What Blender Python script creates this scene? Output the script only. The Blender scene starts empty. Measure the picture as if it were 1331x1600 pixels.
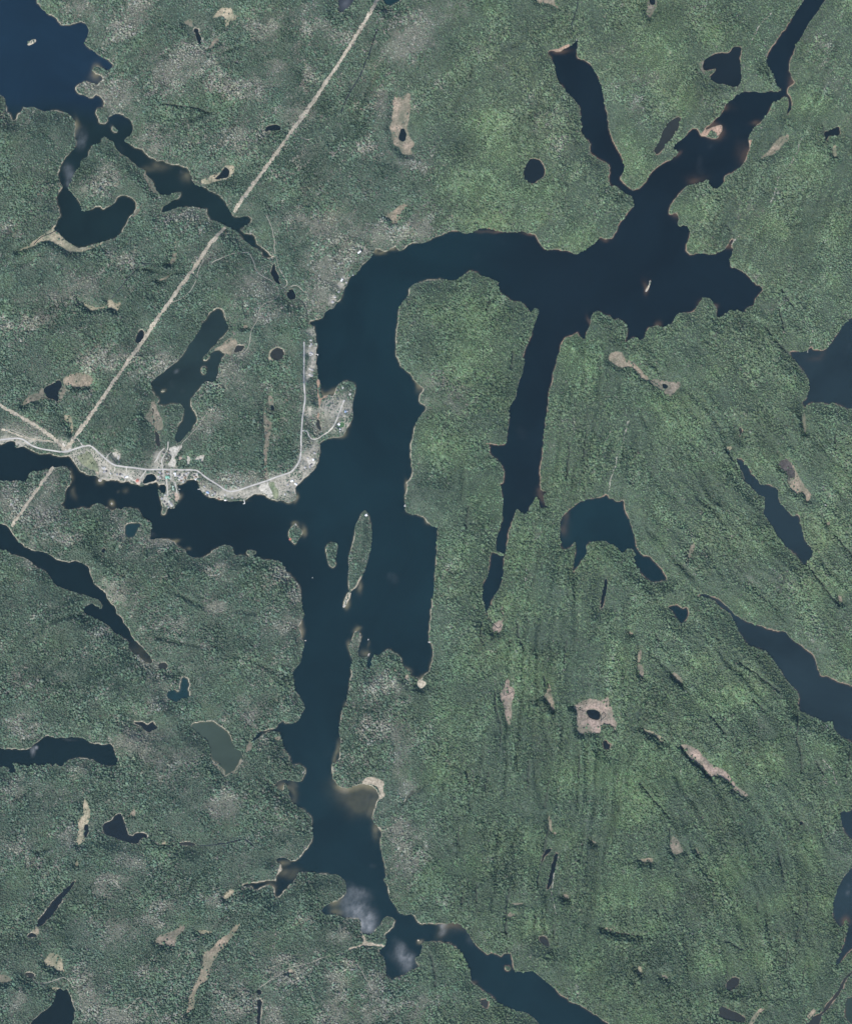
import bpy, bmesh, math, random
import numpy as np
from mathutils import Vector
random.seed(7); rng = np.random.default_rng(7)
R = math.radians
scene = bpy.context.scene
# ------------------------------------------------------------------ camera, sky, sun, exposure
PX = 4.0                       # metres of ground per photograph pixel
HAZE = 1.45e-6                  # scattering per metre of the air
CAM_H = 16000.0                # flying height of the survey aircraft
cam_d = bpy.data.cameras.new("camera"); cam = bpy.data.objects.new("camera", cam_d)
scene.collection.objects.link(cam); scene.camera = cam
cam.location = (0, 0, CAM_H); cam.rotation_euler = (0, 0, 0)
cam_d.sensor_fit = 'VERTICAL'; cam_d.sensor_height = 24.0
cam_d.lens = 12.0 / ((1600 * PX / 2) / CAM_H)
cam_d.clip_start = 10.0; cam_d.clip_end = 60000.0
SUN_AZ, SUN_EL = 212.0, 50.0
world = bpy.data.worlds.new("World"); scene.world = world; world.use_nodes = True
wn = world.node_tree; bg = wn.nodes['Background']
sky = wn.nodes.new('ShaderNodeTexSky'); sky.sky_type = 'NISHITA'; sky.sun_disc = False
sky.sun_elevation = R(SUN_EL); sky.sun_rotation = R(SUN_AZ)
wn.links.new(sky.outputs[0], bg.inputs[0]); bg.inputs[1].default_value = 0.15
sd = bpy.data.lights.new("sun", 'SUN'); sd.energy = 3.6; sd.angle = R(0.53); sd.color = (1.0, 0.955, 0.9)
sun = bpy.data.objects.new("sun", sd); scene.collection.objects.link(sun)
sdir = Vector((math.sin(R(SUN_AZ)) * math.cos(R(SUN_EL)), math.cos(R(SUN_AZ)) * math.cos(R(SUN_EL)), math.sin(R(SUN_EL))))
sun.location = sdir * 3000; sun.rotation_euler = sdir.to_track_quat('Z', 'Y').to_euler()
vs = scene.view_settings
vs.view_transform = 'Standard'; vs.look = 'None'; vs.gamma = 1.0; vs.use_curve_mapping = False
vs.exposure = 0.45

# ------------------------------------------------------------------ tracing frames -> photo pixels -> ground metres
FR = {}
for c, x0 in enumerate((0, 330, 660, 990)):
    for r in range(5):
        FR['%d%d' % (c, r)] = (x0, 320 * r, 340 / 1331.0)
FR.update(A=(190, 690, 150/1331), B=(90, 680, 150/1331), C=(320, 690, 180/1331), D=(440, 580, 130/1331),
          E=(460, 470, 100/1231), F=(480, 370, 160/1331), G=(380, 780, 220/1331), H=(520, 950, 170/1331), P=(0, 0, 1.0))
def trace(s):
    out = []
    for seg in s.split(';'):
        t = seg.split()
        if not t: continue
        x0, y0, k = FR[t[0]]
        for p in t[1:]:
            u, v = p.split(','); out.append((x0 + float(u) * k, y0 + float(v) * k))
    return np.array(out)
def X(px): return (px - 665.5) * PX
def Y(py): return (800.0 - py) * PX

# ------------------------------------------------------------------ noise and rasters (numpy)
def hash2(ix, iy, seed):
    h = (ix.astype(np.int64) * 374761393 + iy.astype(np.int64) * 668265263 + seed * 974634541) & 0x7fffffff
    h = ((h ^ (h >> 13)) * 1274126177) & 0x7fffffff
    h = ((h ^ (h >> 16)) * 461845907) & 0x7fffffff
    return ((h ^ (h >> 15)) & 0xffffff) / float(0xffffff)
def vnoise(x, y, seed):
    x = np.asarray(x, float); y = np.asarray(y, float)
    ix = np.floor(x); iy = np.floor(y); fx = x - ix; fy = y - iy
    ix = ix.astype(np.int64); iy = iy.astype(np.int64)
    fx = fx * fx * fx * (fx * (fx * 6 - 15) + 10); fy = fy * fy * fy * (fy * (fy * 6 - 15) + 10)
    a = hash2(ix, iy, seed); b = hash2(ix + 1, iy, seed); c = hash2(ix, iy + 1, seed); d = hash2(ix + 1, iy + 1, seed)
    return (a + (b - a) * fx) * (1 - fy) + (c + (d - c) * fx) * fy
def fbm(x, y, scale, seed, octv=4, gain=0.5):
    s = 0.0; a = 1.0; t = 0.0; k = 1.0 / scale
    for o in range(octv):
        s = s + a * (vnoise(x * k + 17.3 * o, y * k - 9.1 * o, seed + o * 31) * 2 - 1); t += a; a *= gain; k *= 2.03
    return s / t
def sstep(a, b, x):
    t = np.clip((x - a) / (b - a), 0, 1); return t * t * (3 - 2 * t)
def natural(poly, amp=2.3, closed=True, chaikin=1):
    """round the traced corners and give the edge the crinkle of a real shore"""
    p = poly
    for _ in range(chaikin):
        q = np.roll(p, -1, 0)
        p = np.stack([p * .8 + q * .2, p * .2 + q * .8], 1).reshape(-1, 2)
    out = []
    q = np.roll(p, -1, 0)
    for a, b in zip(p, q):
        n = max(1, int(np.hypot(*(b - a)) / 1.6))
        for k in range(n): out.append(a + (b - a) * k / n)
    p = np.array(out)
    f1, f2 = fbm(p[:, 0], p[:, 1], 9, 501, 3, .9), fbm(p[:, 0], p[:, 1], 9, 777, 3, .9)
    p[:, 0] += amp * f1; p[:, 1] += amp * f2
    return p
PAD = 64; GW, GH = 1460, 1728
def raster(polys, res=1):
    w, h = GW // res, GH // res
    tog = np.zeros((h, w + 1), np.int32)
    for p in polys:
        q = np.stack([(p[:, 0] + PAD) / res, (p[:, 1] + PAD) / res], 1); n = np.roll(q, -1, 0)
        for (x1, y1), (x2, y2) in zip(q, n):
            if y1 == y2: continue
            if y1 > y2: x1, y1, x2, y2 = x2, y2, x1, y1
            r0 = max(0, math.ceil(y1 - .5)); r1 = min(h - 1, math.ceil(y2 - .5) - 1)
            if r1 < r0: continue
            rr = np.arange(r0, r1 + 1); xs = x1 + (rr + .5 - y1) * (x2 - x1) / (y2 - y1)
            np.add.at(tog, (rr, np.clip(np.ceil(xs - .5), 0, w).astype(int)), 1)
    return (np.cumsum(tog, 1)[:, :w] & 1).astype(bool)
def edt(mask, rad):
    """distance in pixels from every cell to the nearest True cell, capped at rad"""
    big = float(rad); h, w = mask.shape
    d = np.where(mask, 0.0, big).astype(np.float32)
    for i in range(1, h): np.minimum(d[i], d[i - 1] + 1, out=d[i])
    for i in range(h - 2, -1, -1): np.minimum(d[i], d[i + 1] + 1, out=d[i])
    d2 = np.minimum(d, big) ** 2; out = d2.copy()
    for k in range(1, rad + 1):
        np.minimum(out[:, k:], d2[:, :-k] + k * k, out=out[:, k:])
        np.minimum(out[:, :-k], d2[:, k:] + k * k, out=out[:, :-k])
    return np.sqrt(np.minimum(out, big * big))
def blur(a, n=1):
    for _ in range(n):
        for ax in (0, 1):
            a = (np.roll(a, 1, ax) + 2 * a + np.roll(a, -1, ax)) / 4
    return a
def sdf(mask, rad):
    """positive inside the mask"""
    return blur(edt(~mask, rad) - edt(mask, rad), 1)
def sample(a, px, py, res=1.0):
    """bilinear lookup of a raster at photo pixels"""
    h, w = a.shape
    u = np.clip((np.asarray(px, float) + PAD) / res - .5, 0, w - 1.001); v = np.clip((np.asarray(py, float) + PAD) / res - .5, 0, h - 1.001)
    i = v.astype(int); j = u.astype(int); fv = v - i; fu = u - j
    return (a[i, j] * (1 - fu) + a[i, j + 1] * fu) * (1 - fv) + (a[i + 1, j] * (1 - fu) + a[i + 1, j + 1] * fu) * fv


# ------------------------------------------------------------------ traced outlines
MAIN = """11 600,712 640,700 690,692 697,655 725,640 755,625 765,600 790,575 805,545 815,515 835,480 845,445 875,432 905,400 930,365 960,340 985,310 1000,270 1020,265 1050,285 1075,285 1105,265 1130,250 1145,278 1165,275 1195,250 1240,232 1290,228 1331,222;
21 50,215 90,195 130,178 170,162 215,158 240,170 268,178 300,165 350,145 400,142 440,152 475,168 520,170 560,168 610,160 640,175 685,180 700,210 715,238 755,275 810,270 870,280 935,308 975,285 1010,260 1045,248 1065,215 1085,200 1130,208 1165,205 1180,170 1200,120 1230,80 1255,45 1280,22 1297,12;
20 1285,1253 1280,1195 1250,1195 1215,1165 1190,1140 1145,1140 1140,1090 1148,1040 1140,1000 1090,975 1040,950 1025,920 1025,870 990,840 965,800 970,750 965,700 960,650 930,610 895,580 875,550 840,510 820,470 808,400 785,350 765,310 820,318 870,300 915,275 940,250 945,215 955,250 945,310 945,350 975,362 1010,380 1040,420 1070,470 1095,520 1103,580 1115,650 1130,720 1145,830 1170,890 1205,940 1230,985 1235,1030 1220,1070 1200,1095 1240,1130 1285,1170 1331,1158;
30 20,1160 50,1140 75,1105 100,1070 130,1035 150,1015 190,995 235,970 260,950 270,930 245,915 240,890 265,870 300,845 325,825 350,795 375,780 390,800 400,825 450,845 480,855 510,850 530,820 545,790 540,765 500,770 460,790 430,795 470,760 520,710 555,670 560,640 600,605 640,575 665,560 720,560 780,565 840,562 880,555 905,545 870,520 850,460 825,420 810,370 815,320 860,270 890,220 930,170 970,110 1000,60 1040,0 1100,-130 1290,-180 1165,0 1130,60 1085,120 1050,170 1020,230 990,280 965,350 945,400 950,440 965,480 985,500 960,520 940,530 935,560 960,600 970,650 945,690 930,710 940,680 955,640 940,600 920,590 890,615 850,635 830,670 800,720 760,760 715,805 700,850 705,900 690,950 670,1000 640,1030 600,1055 555,1070 550,1110 535,1140 490,1158 460,1135 450,1095 410,1120 370,1125 340,1130 300,1160 260,1200 230,1235;
31 220,10 208,50 215,70 240,55 262,50 275,75 265,115 280,140 300,120 325,130 343,160 335,210 320,250 315,285 340,305 380,300 420,292 470,300 505,298 545,275 580,240 600,205 610,220 590,265 608,265 600,300 582,335 590,380 625,390 655,405 690,430 715,460 745,485 775,495 790,525 760,545 740,580 738,615 710,615 685,625 670,660 640,650 600,640 565,665 520,690 500,680 510,640 490,610 465,575 440,560 415,570 395,610 375,640 340,660 290,655 255,680 240,720 205,745 155,750 150,735 120,745 85,750 70,790 65,820 15,830;
21 1331,830 1300,808 1280,815 1240,845 1250,800 1258,760 1240,725 1195,690 1170,715 1150,680 1100,670 1075,645 1045,660 1030,690 1025,740 1005,770 1000,800 985,830 960,800 945,780 920,795 870,810 850,850 830,900 820,960 805,1010 790,1060 780,1120 770,1180 758,1253;
22 752,60 745,120 738,180 735,240 725,290 720,340 712,385 720,420 718,480 735,495 765,510 745,525 740,560 755,585 780,590 745,600 720,605 712,560 705,530 690,540 665,580 650,620 625,640 595,630 575,600 560,655 540,690 535,720 520,760 512,820 510,880 495,930 495,1000 485,1050 460,1110 430,1160 405,1210 398,1253;
23 408,25 425,50 395,20;
22 390,1230 375,1190 365,1130 365,1080 390,1040 405,980 410,930 420,880 430,870 470,890 495,900 480,875 450,860 450,810 470,740 480,700 490,680 490,620 495,560 485,500 468,455 490,450 505,420 500,370 480,330 455,295 430,290 410,260 415,220 360,198 420,210 495,220 515,190 520,130 530,80 528,0;
21 560,1200 575,1150 590,1090 605,1040 620,990 620,930 630,880 650,830 670,780 685,720 712,655 705,630 680,630 665,660 640,630 615,600 590,590 550,590 525,565 480,545 465,510 465,470 420,450 390,440 350,430 330,405 290,400 250,430 220,450 180,462 130,455 80,455 40,460 0,468;
11 1290,470 1240,480 1210,515 1205,560 1175,595 1155,620 1145,660 1140,720 1130,780 1130,850 1130,920 1145,970 1175,1010 1220,1040 1250,1080 1280,1110 1300,1130 1275,1160 1268,1210 1310,1235;
12 1310,0 1280,35 1250,85 1230,150 1220,210 1215,270 1220,330 1232,380 1215,425 1190,440 1195,480 1185,540 1180,590 1190,620 1225,640 1270,645 1310,665 1325,705;
22 30,690 55,715 95,720 92,780 85,860 80,950 75,1050 65,1120 55,1200 48,1253;
23 45,30 40,100 35,150 50,175 62,220 65,270 50,310 45,345 10,365;
13 1305,365 1290,395 1270,400 1245,385 1220,375 1205,340 1180,330 1165,310 1170,275 1150,245 1115,235 1080,205 1060,225 1035,250 1000,245 985,275 975,330 955,328 947,300 965,250 935,265 905,258 900,220 910,170 918,125 905,105 885,100 868,125 855,170 838,195 850,240 868,285 852,320 858,370 845,420 838,480 825,540 810,570 800,580 795,640 785,690 783,740 795,770 790,840 775,900 745,910 735,945 745,990 765,1035 790,1055 840,1065 880,1050 915,1035 950,1035 985,1050 1020,1085 1030,1120 1005,1150 995,1200 985,1253;
14 1010,35 1040,70 1035,130 1040,200 1055,260 1065,310 1065,350 1048,375 1075,400 1085,450 1100,500 1130,540 1150,570 1190,590 1220,578 1245,600 1275,645 1331,640;
24 60,642 110,638 150,640 190,628 235,645 265,680 300,730 325,775 375,810 395,830 430,815 475,845 500,820 535,815 548,860 555,930 600,935 650,930 660,920 700,945 740,985 790,1020 840,1075 900,1115 950,1130 1000,1165 1070,1205 1150,1260 1360,1420 1400,1640 900,1640 800,1400 720,1253 680,1215 630,1180 560,1170 500,1145 450,1110 420,1080 380,1050 340,1020 300,1000 290,930 270,880 245,830 215,785 180,765 130,750 60,745 0,750;
14 1315,740 1290,765 1285,830 1240,850 1255,885 1275,890 1260,910 1215,930 1180,955 1130,970 1110,990 1080,965 1065,910 1060,840 1030,825 1035,790 1065,780 1075,740 1060,700 1090,685 1115,660 1125,620 1110,600 1080,590 1050,605 1045,640 1010,670 985,695 950,710 915,690 915,610 880,605 840,605 800,595 745,580 690,585 675,560 710,520 760,500 800,475 830,450 825,400 805,365 780,340 740,335 690,335 640,325 590,320 545,320 520,360 490,390 455,430 415,470 395,485 385,455 390,410 340,400 290,425 265,435 245,410 180,415 215,390 300,390 355,370 400,380 400,345 430,315 430,275 395,262 410,230 455,235 480,250 515,258 550,235 570,200 590,165 620,135 620,90 618,0;
13 590,1205 540,1180 500,1155 480,1110 470,1060 450,1020 440,1080 405,1070 390,1045 405,1020 450,1008 500,1020 545,1025 570,995 578,960 570,930 530,915 490,925 485,880 460,830 430,785 432,750 415,720 370,715 330,725 270,765 240,780 260,750 300,715 350,705 400,695 410,670 440,650 460,670 520,665 550,620 578,575 565,540 540,500 515,460 500,410 498,355 530,320 550,280 560,220 572,170 550,130 540,80 550,40 572,0;
12 550,1200 560,1150 545,1090 530,1060 500,1030 470,1000 440,950 410,920 370,925 330,915 300,905 270,900 215,895 170,885 145,890 130,850 110,828 75,828 30,855 0,870;
02 1290,880 1240,905 1180,905 1145,885 1130,855 1090,830 1060,805 1020,790 960,790 915,795 925,750 930,685 880,670 865,630 840,605 790,600 765,595 740,620 720,600 690,625 660,600 620,570 580,575 550,605 500,600 460,610 420,618 400,600 375,580 400,570 400,510 405,480 435,460 440,410 425,385 440,380 420,360 395,345 360,345 310,365 270,370 220,375 180,385 175,420 160,440 110,435 60,440 0,435 -300,440 -300,200 0,215 35,205 65,190 90,200 105,235 150,225 180,240 215,265 260,272 310,268 350,290 390,290 430,290 455,320 470,350 500,380 540,405 580,400 610,420 660,435 710,430 740,445 790,440 830,455 860,467 900,458 970,442 975,480 972,530 985,570 1000,610 990,645 1015,645 1030,605 1070,595 1095,560 1100,510 1085,480 1080,450 1130,455 1145,430 1185,425 1220,445 1220,480 1245,510 1290,540 1331,548;
12 50,552 110,560 180,560 205,560 225,545 260,520 300,512 330,525 345,545 380,555 430,555 470,570 505,560 525,530 515,490 530,460 560,430 600,400 635,365 655,320 665,260 668,210 690,185 740,170 795,170 820,135 850,90 868,40 865,0;
11 862,1230 870,1190 885,1110 850,1075 800,1080 770,1110 755,1150 740,1170 700,1165 680,1180 665,1130 670,1090 655,1060 648,1000 645,900 648,850 635,790 632,740 600,725"""
NWL = """00 200,-250 225,10 250,50 290,80 340,105 365,150 400,158 450,150 490,138 525,140 545,180 540,220 515,260 540,290 580,315 620,345 665,370 695,400 680,425 645,430 620,410 595,405 570,425 575,450 610,455 642,480 610,500 600,520 560,505 520,500 475,520 458,545 480,570 530,590 560,602 585,580 625,595 645,630 635,665 605,655 580,680 600,720 610,755 650,758 665,740 665,715 700,692 750,700 800,730 818,770 810,815 770,850 755,865 800,885 830,905 870,915 900,950 960,985 1000,990 1050,1005 1110,1015 1150,1030 1170,1070 1180,1110 1220,1135 1270,1160;
10 0,1175 40,1190 90,1235;
11 100,15 120,50 130,75 180,75 225,68 245,85 235,115 190,140 180,155 215,180 255,180 275,205 280,245 320,270 345,290 360,310 385,320 350,332 320,320 300,280 260,260 230,240 200,215 180,180 150,160 95,130 60,110 30,95 0,95;
01 1290,95 1270,65 1270,30 1220,15 1150,12 1080,18 1020,40 990,50 990,30 1000,0;
00 1025,1250 1060,1225 1100,1215 1110,1180 1080,1170 1040,1195 1000,1195 960,1170 945,1130 930,1100 890,1065 885,1035 840,1015 790,970 740,940 712,905 705,870 660,845 635,830 620,870 580,890 555,895 540,960 510,975 490,1025 455,1060 440,1110 420,1145 440,1180 470,1215 500,1253;
01 500,45 560,30 610,5 635,30 680,10 ;
00 690,1253 720,1205 765,1190 810,1210 840,1253;
01 835,30 790,75 770,120 740,180 690,210 640,225 590,235 520,262 470,265 435,235 400,210 360,170 330,150 345,110 380,70 365,20;
00 345,1220 355,1180 390,1145 365,1110 358,1070 380,1000 410,950 465,905 470,870 460,820 465,760 450,720 415,690 370,680 330,672 280,685 240,665 200,650 150,655 145,640 135,680 110,695 100,740 80,735 65,700 40,690 45,640 30,600 0,578 -250,570 -250,-250"""
MID = """01 1331,640 1290,660 1265,690 1235,740 1200,800 1165,850 1130,900 1095,950 1050,985 1000,1030 935,1070 925,1110 945,1160 980,1190 965,1220 1010,1225 1060,1220 1110,1215;
02 1130,0 1120,50 1090,110 1075,160 1075,195 1095,205 1110,195 1150,150 1190,100 1205,55 1190,15;
01 1170,1245 1165,1190 1200,1150 1240,1100 1270,1080 1331,1080;
11 30,1070 45,1030 50,980 70,930 90,910 60,895 20,895 0,915;
01 1290,935 1245,965 1245,935 1280,890 1331,845;
11 25,850 40,830 75,800 105,770 108,740 85,690 70,640 40,635 10,650"""
# (outline, kind, water colour key)
LAKES = [(MAIN, 'lake', 'main'), (NWL, 'lake', 'blue'), (MID, 'lake', 'mid'),
("00 1185,172 1215,175 1215,205 1235,225 1230,275 1215,275 1208,235 1192,205", 'pond', 'dark'),
("10 775,-120 780,50 775,80 800,75 830,55 865,25 890,-120", 'lake', 'pale'),
("10 1045,-10 1065,25 1095,38 1130,20 1160,0 1180,-120 1045,-120", 'lake', 'teal'),
("10 1160,785 1180,780 1195,820 1190,865 1170,875 1150,850 1152,810", 'pond', 'dark'),
("10 330,785 350,768 390,760 425,775 425,800 380,800 330,805", 'pond', 'dark'),
("10 0,1085 35,1085 60,1050 95,1018 115,1050 110,1085 70,1090 30,1095", 'pond', 'dark'),
("20 675,968 710,980 735,1010 752,1050 735,1085 700,1105 665,1125 635,1110 620,1060 635,1010 650,975", 'pond', 'dark'),
("30 600,290 655,282 652,350 648,420 655,465 660,500 635,530 600,535 560,515 510,510 470,490 470,460 500,430 500,415 460,425 430,430 415,405 420,380 450,350 500,325 545,322 575,328 595,310", 'lake', 'dark'),
("30 270,712 290,725 275,770 245,830 210,870 170,920 135,955 122,925 145,870 180,800 210,750", 'pond', 'peat'),
("30 1165,810 1200,790 1255,770 1260,830 1200,830 1165,860", 'pond', 'dark'),
("30 95,-110 140,-110 130,25 110,35 95,20", 'pond', 'dark'),
("01 860,762 885,775 880,815 850,852 825,845 830,810", 'pond', 'dark'),
("01 265,1120 330,1090 365,1065 390,1110 360,1140 365,1210 330,1190 290,1180 270,1150", 'pond', 'dark'),
("11 385,880 410,873 440,890 445,915 425,945 390,950 360,935 360,905", 'pond', 'peat'),
("11 375,370 385,350 395,400 415,440 415,470 440,495 410,480 380,450 360,410", 'pond', 'dark'),
("11 480,520 500,518 522,550 515,575 480,575 460,540", 'pond', 'dark'),
("11 360,1220 385,1230 388,1253; 12 380,12 365,10", 'pond', 'dark'),
("11 150,860 200,855 205,880 140,910", 'pond', 'peat'),
("31 950,895 1000,895 1045,900 1085,865 1090,890 1170,890 1205,850 1240,790 1280,730 1331,690 1600,640 1600,1330 1331,1253 1270,1235 1210,1205 1185,1225 1140,1210 1100,1205 1060,1215 1040,1250 1030,1210 1055,1180 1070,1120 1065,1050 1020,1000 990,960 960,920", 'lake', 'slate'),
("32 615,290 660,310 695,350 720,395 760,435 775,465 810,455 855,475 885,495 882,550 910,590 940,620 970,655 1000,638 1012,665 1005,690 1030,720 1035,790 1070,830 1095,870 1090,900 1060,925 1045,955 1020,930 1000,895 960,870 915,830 895,790 855,750 845,710 810,670 785,630 795,600 800,540 780,530 755,520 720,480 690,455 675,420 660,380 640,340", 'lake', 'slate'),
("32 640,110 660,105 660,140 640,180", 'pond', 'peat'),
("22 840,680 860,650 900,610 950,570 1010,550 1070,540 1105,535 1125,515 1135,540 1170,545 1195,565 1225,550 1230,600 1250,650 1275,700 1290,760 1305,820; 32 15,840 35,880 65,895 100,893 125,930 165,970 190,1010 200,1045 160,1045 110,1055 60,1020 20,970 0,940; 22 1300,925 1280,905 1305,890 1290,855 1250,850 1225,880 1200,850 1150,820 1110,800 1060,805 1010,815 995,840 1005,880 970,930 940,970 920,1000 925,930 930,870 940,820 930,805 905,840 870,860 850,840 840,780", 'lake', 'main'),
("22 1115,1030 1130,1035 1125,1100 1110,1170 1090,1230 1085,1190 1100,1100", 'pond', 'dark'),
("32 205,1205 265,1190 295,1225 325,1205; 33 335,0 325,20 295,55 260,25 235,-20", 'pond', 'main'),
("32 375,1140 430,1126 490,1150 550,1185 620,1253; 33 640,15 700,50 760,65 820,90 870,105 915,100 960,150 1030,200 1100,250 1115,310 1140,375 1180,380 1240,415 1331,440 1600,500 1600,950 1331,780 1290,760 1230,715 1215,670 1190,650 1170,660 1120,635 1060,610 1010,590 1005,540 1010,485 965,440 925,400 900,350 860,290 820,240 770,210 710,195 670,150 640,100 610,40 590,-10; 32 545,1225 490,1166 430,1142", 'lake', 'slate'),
("33 1260,1215 1285,1195 1310,1210 1331,1190 1600,1150; 34 1600,180 1331,130 1290,80 1270,20 1262,0", 'lake', 'slate'),
("34 1331,300 1290,340 1260,390 1235,450 1215,520 1215,590 1240,640 1270,665 1295,600 1310,640 1300,690 1285,750 1265,800 1240,870 1230,905 1270,870 1300,830 1331,790 1600,720 1600,240", 'lake', 'slate'),
("34 1290,960 1260,1030 1210,1090 1170,1150 1150,1180 1110,1200 1040,1253 1000,1330 1120,1330 1130,1253 1150,1200 1200,1140 1250,1080 1290,1000 1315,955 1400,900 1331,928", 'river', 'peat'),
("34 1331,1090 1300,1095 1285,1140 1290,1220 1331,1250 1600,1250 1600,1090", 'lake', 'green'),
("34 1015,5 1040,20 1030,40 1010,30", 'pond', 'dark'),
("02 -300,680 0,700 40,705 65,740 100,790 150,840 200,860 260,870 310,890 360,920 410,935 460,925 510,940 545,965 555,1010 575,1060 610,1090 645,1125 650,1150 690,1190 710,1215 715,1253; 03 740,10 765,50 795,100 815,150 850,175 890,220 930,270 935,300 900,300 860,265 800,225 790,190 800,165 750,140 700,105 660,60 600,35 530,0; 02 510,1230 505,1215 535,1200 560,1185 590,1200 625,1220 628,1190 600,1155 560,1145 510,1135 460,1115 400,1100 340,1070 300,1010 270,980 220,960 190,920 130,900 70,885 30,855 -300,780", 'lake', 'night'),
("02 770,705 820,692 865,695 845,740 820,785 785,785 760,750", 'pond', 'teal'),
("02 635,840 652,855 640,880 620,870", 'pond', 'dark'),
("A 300,565 310,520 370,450 440,450 480,500 490,535 290,585", 'pond', 'night'),
("A 530,605 600,580 625,650 610,720 570,730 540,670", 'pond', 'night'),
("01 935,1225 950,1253; 02 945,60 950,130 985,165 985,230 960,220 945,150 938,60 935,0", 'pond', 'peat'),
("03 -300,810 0,818 40,825 100,825 150,830 180,820 220,790 260,755 295,738 340,760 400,755 460,750 520,758 560,790 610,798 660,792 690,800 705,850 725,880 720,920 680,925 620,920 580,890 520,875 460,875 410,895 380,935 350,915 325,925 320,945 310,915 260,925 200,915 170,935 160,920 100,910 80,915 100,950 95,970 60,965 55,935 20,930 -300,940", 'lake', 'night'),
("03 1110,385 1130,378 1160,415 1155,460 1165,510 1100,515 1080,540 1020,510 1025,470 1070,465 1095,480 1100,430", 'pond', 'teal'),
("03 805,650 840,660 880,658 905,680 940,655 945,680 975,690 940,710 905,720 870,690 830,670", 'pond', 'dark'),
("03 1175,670 1200,658 1260,660 1310,655; 13 20,660 60,685 95,710 120,750 145,810 180,840 200,865 175,890 160,940 100,980 90,995 75,950 50,915 0,885; 03 1320,905 1295,880 1290,820 1265,770 1200,720 1170,700", 'lake', 'algae'),
("03 965,300 1010,290 1030,310 1020,335 980,330", 'pond', 'peat'),
("03 705,1225 740,1215 760,1240; 04 760,-5 770,50 790,95 820,100 830,80 890,85 905,110 860,115 840,150 800,145 740,125 680,105 640,90 625,50 650,20 690,0", 'pond', 'dark'),
("04 520,35 545,30 545,60 530,110 515,110", 'pond', 'dark'),
("04 475,370 440,420 400,470 370,520 320,590 270,640 225,665 235,620 290,550 330,500 380,440 430,400", 'pond', 'dark'),
("04 165,715 190,690 235,712 245,716 200,725", 'pond', 'dark'),
("04 1090,145 1150,135 1215,160 1160,168", 'pond', 'peat'),
("04 345,1040 375,1030 385,1050 415,1035 425,1080 450,1130 462,1180 450,1230 440,1400 60,1400 200,1240 250,1190 310,1150 340,1090", 'lake', 'night'),
("14 275,1045 305,1040 310,1070 280,1080", 'pond', 'dark'),
("14 280,1095 315,1105 305,1180 300,1330 280,1330 285,1170", 'pond', 'dark'),
("04 150,935 215,940 210,975 180,970", 'pond', 'peat'),
("23 1000,590 1030,580 1080,595 1090,625 1070,650 1030,635 1005,610", 'pond', 'dark'),
("23 1095,775 1125,768 1135,795 1155,790 1140,830 1110,825", 'pond', 'dark'),
("24 810,205 835,210 820,260 800,350 780,420 758,430 765,380 785,300", 'pond', 'dark'),
("24 755,185 790,178 780,200 745,240 725,290 735,230", 'pond', 'dark'),
("24 705,720 740,710 775,745 780,790 745,770 715,750", 'pond', 'peat'),
("24 350,1105 400,1100 400,1155 375,1150", 'pond', 'peat'),
("D 560,765 600,760 620,870 640,1000 590,930 565,850", 'pond', 'peat'),
("31 165,1095 205,1100 210,1120 180,1130", 'pond', 'dark'),
("34 530,1140 570,1150 620,1180 680,1210 680,1245 600,1230 530,1220 520,1180", 'pond', 'peat'),
("34 570,990 610,960 645,975 640,1010 600,1045 560,1040", 'pond', 'peat'),
]
ISLANDS = [("12 510,700 540,720 565,745 550,775 530,800 515,830 490,805 470,770 480,730", 'small wooded island with pale rock on its north tip'),
("12 740,808 775,815 770,870 760,920 762,955 745,972 720,955 710,910 697,850 715,820", 'small egg shaped wooded island west of the long one'),
("12 940,612 960,630 968,670 980,710 985,780 975,850 962,920 940,980 915,1040 890,1085 855,1115 840,1100 838,1040 842,980 838,920 855,850 875,780 880,710 905,670 920,630", 'long narrow wooded island with a sand spit'),
("12 838,1112 858,1118 850,1148 832,1180 816,1218 805,1202 815,1160 828,1130", 'thin rocky islet off the sand spit'),
("12 215,860 245,855 280,865 275,885 240,895 218,885", 'tiny wooded islet against the southern shore'),
("31 102,448 107,460 96,498 78,536 66,526 86,495", 'bare rock sliver in the open eastern lake'),
("24 503,893 535,898 542,920 515,932 500,915", 'tiny tree islet in the southeastern river'),
("00 222,236 228,252 192,278 162,276 184,248", 'pale rock islet in the northwestern lake'),
("01 1235,990 1265,985 1265,1035 1240,1040 1228,1015", 'marshy islet in the green lake'),
("01 985,1138 1010,1123 1018,1138 990,1152", 'tiny marsh islet in the green lake'),
("00 690,760 715,790 725,812 700,812 682,795", 'tiny wooded islet in the round bay'),
("02 600,425 622,425 625,440 608,444", 'bare round rock off the meadow shore'),
("02 680,565 692,570 690,585 678,580", 'pale rock beside the southern point'),
("14 1255,735 1275,735 1278,746 1258,748", 'sand bar at the river mouth')]
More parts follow.
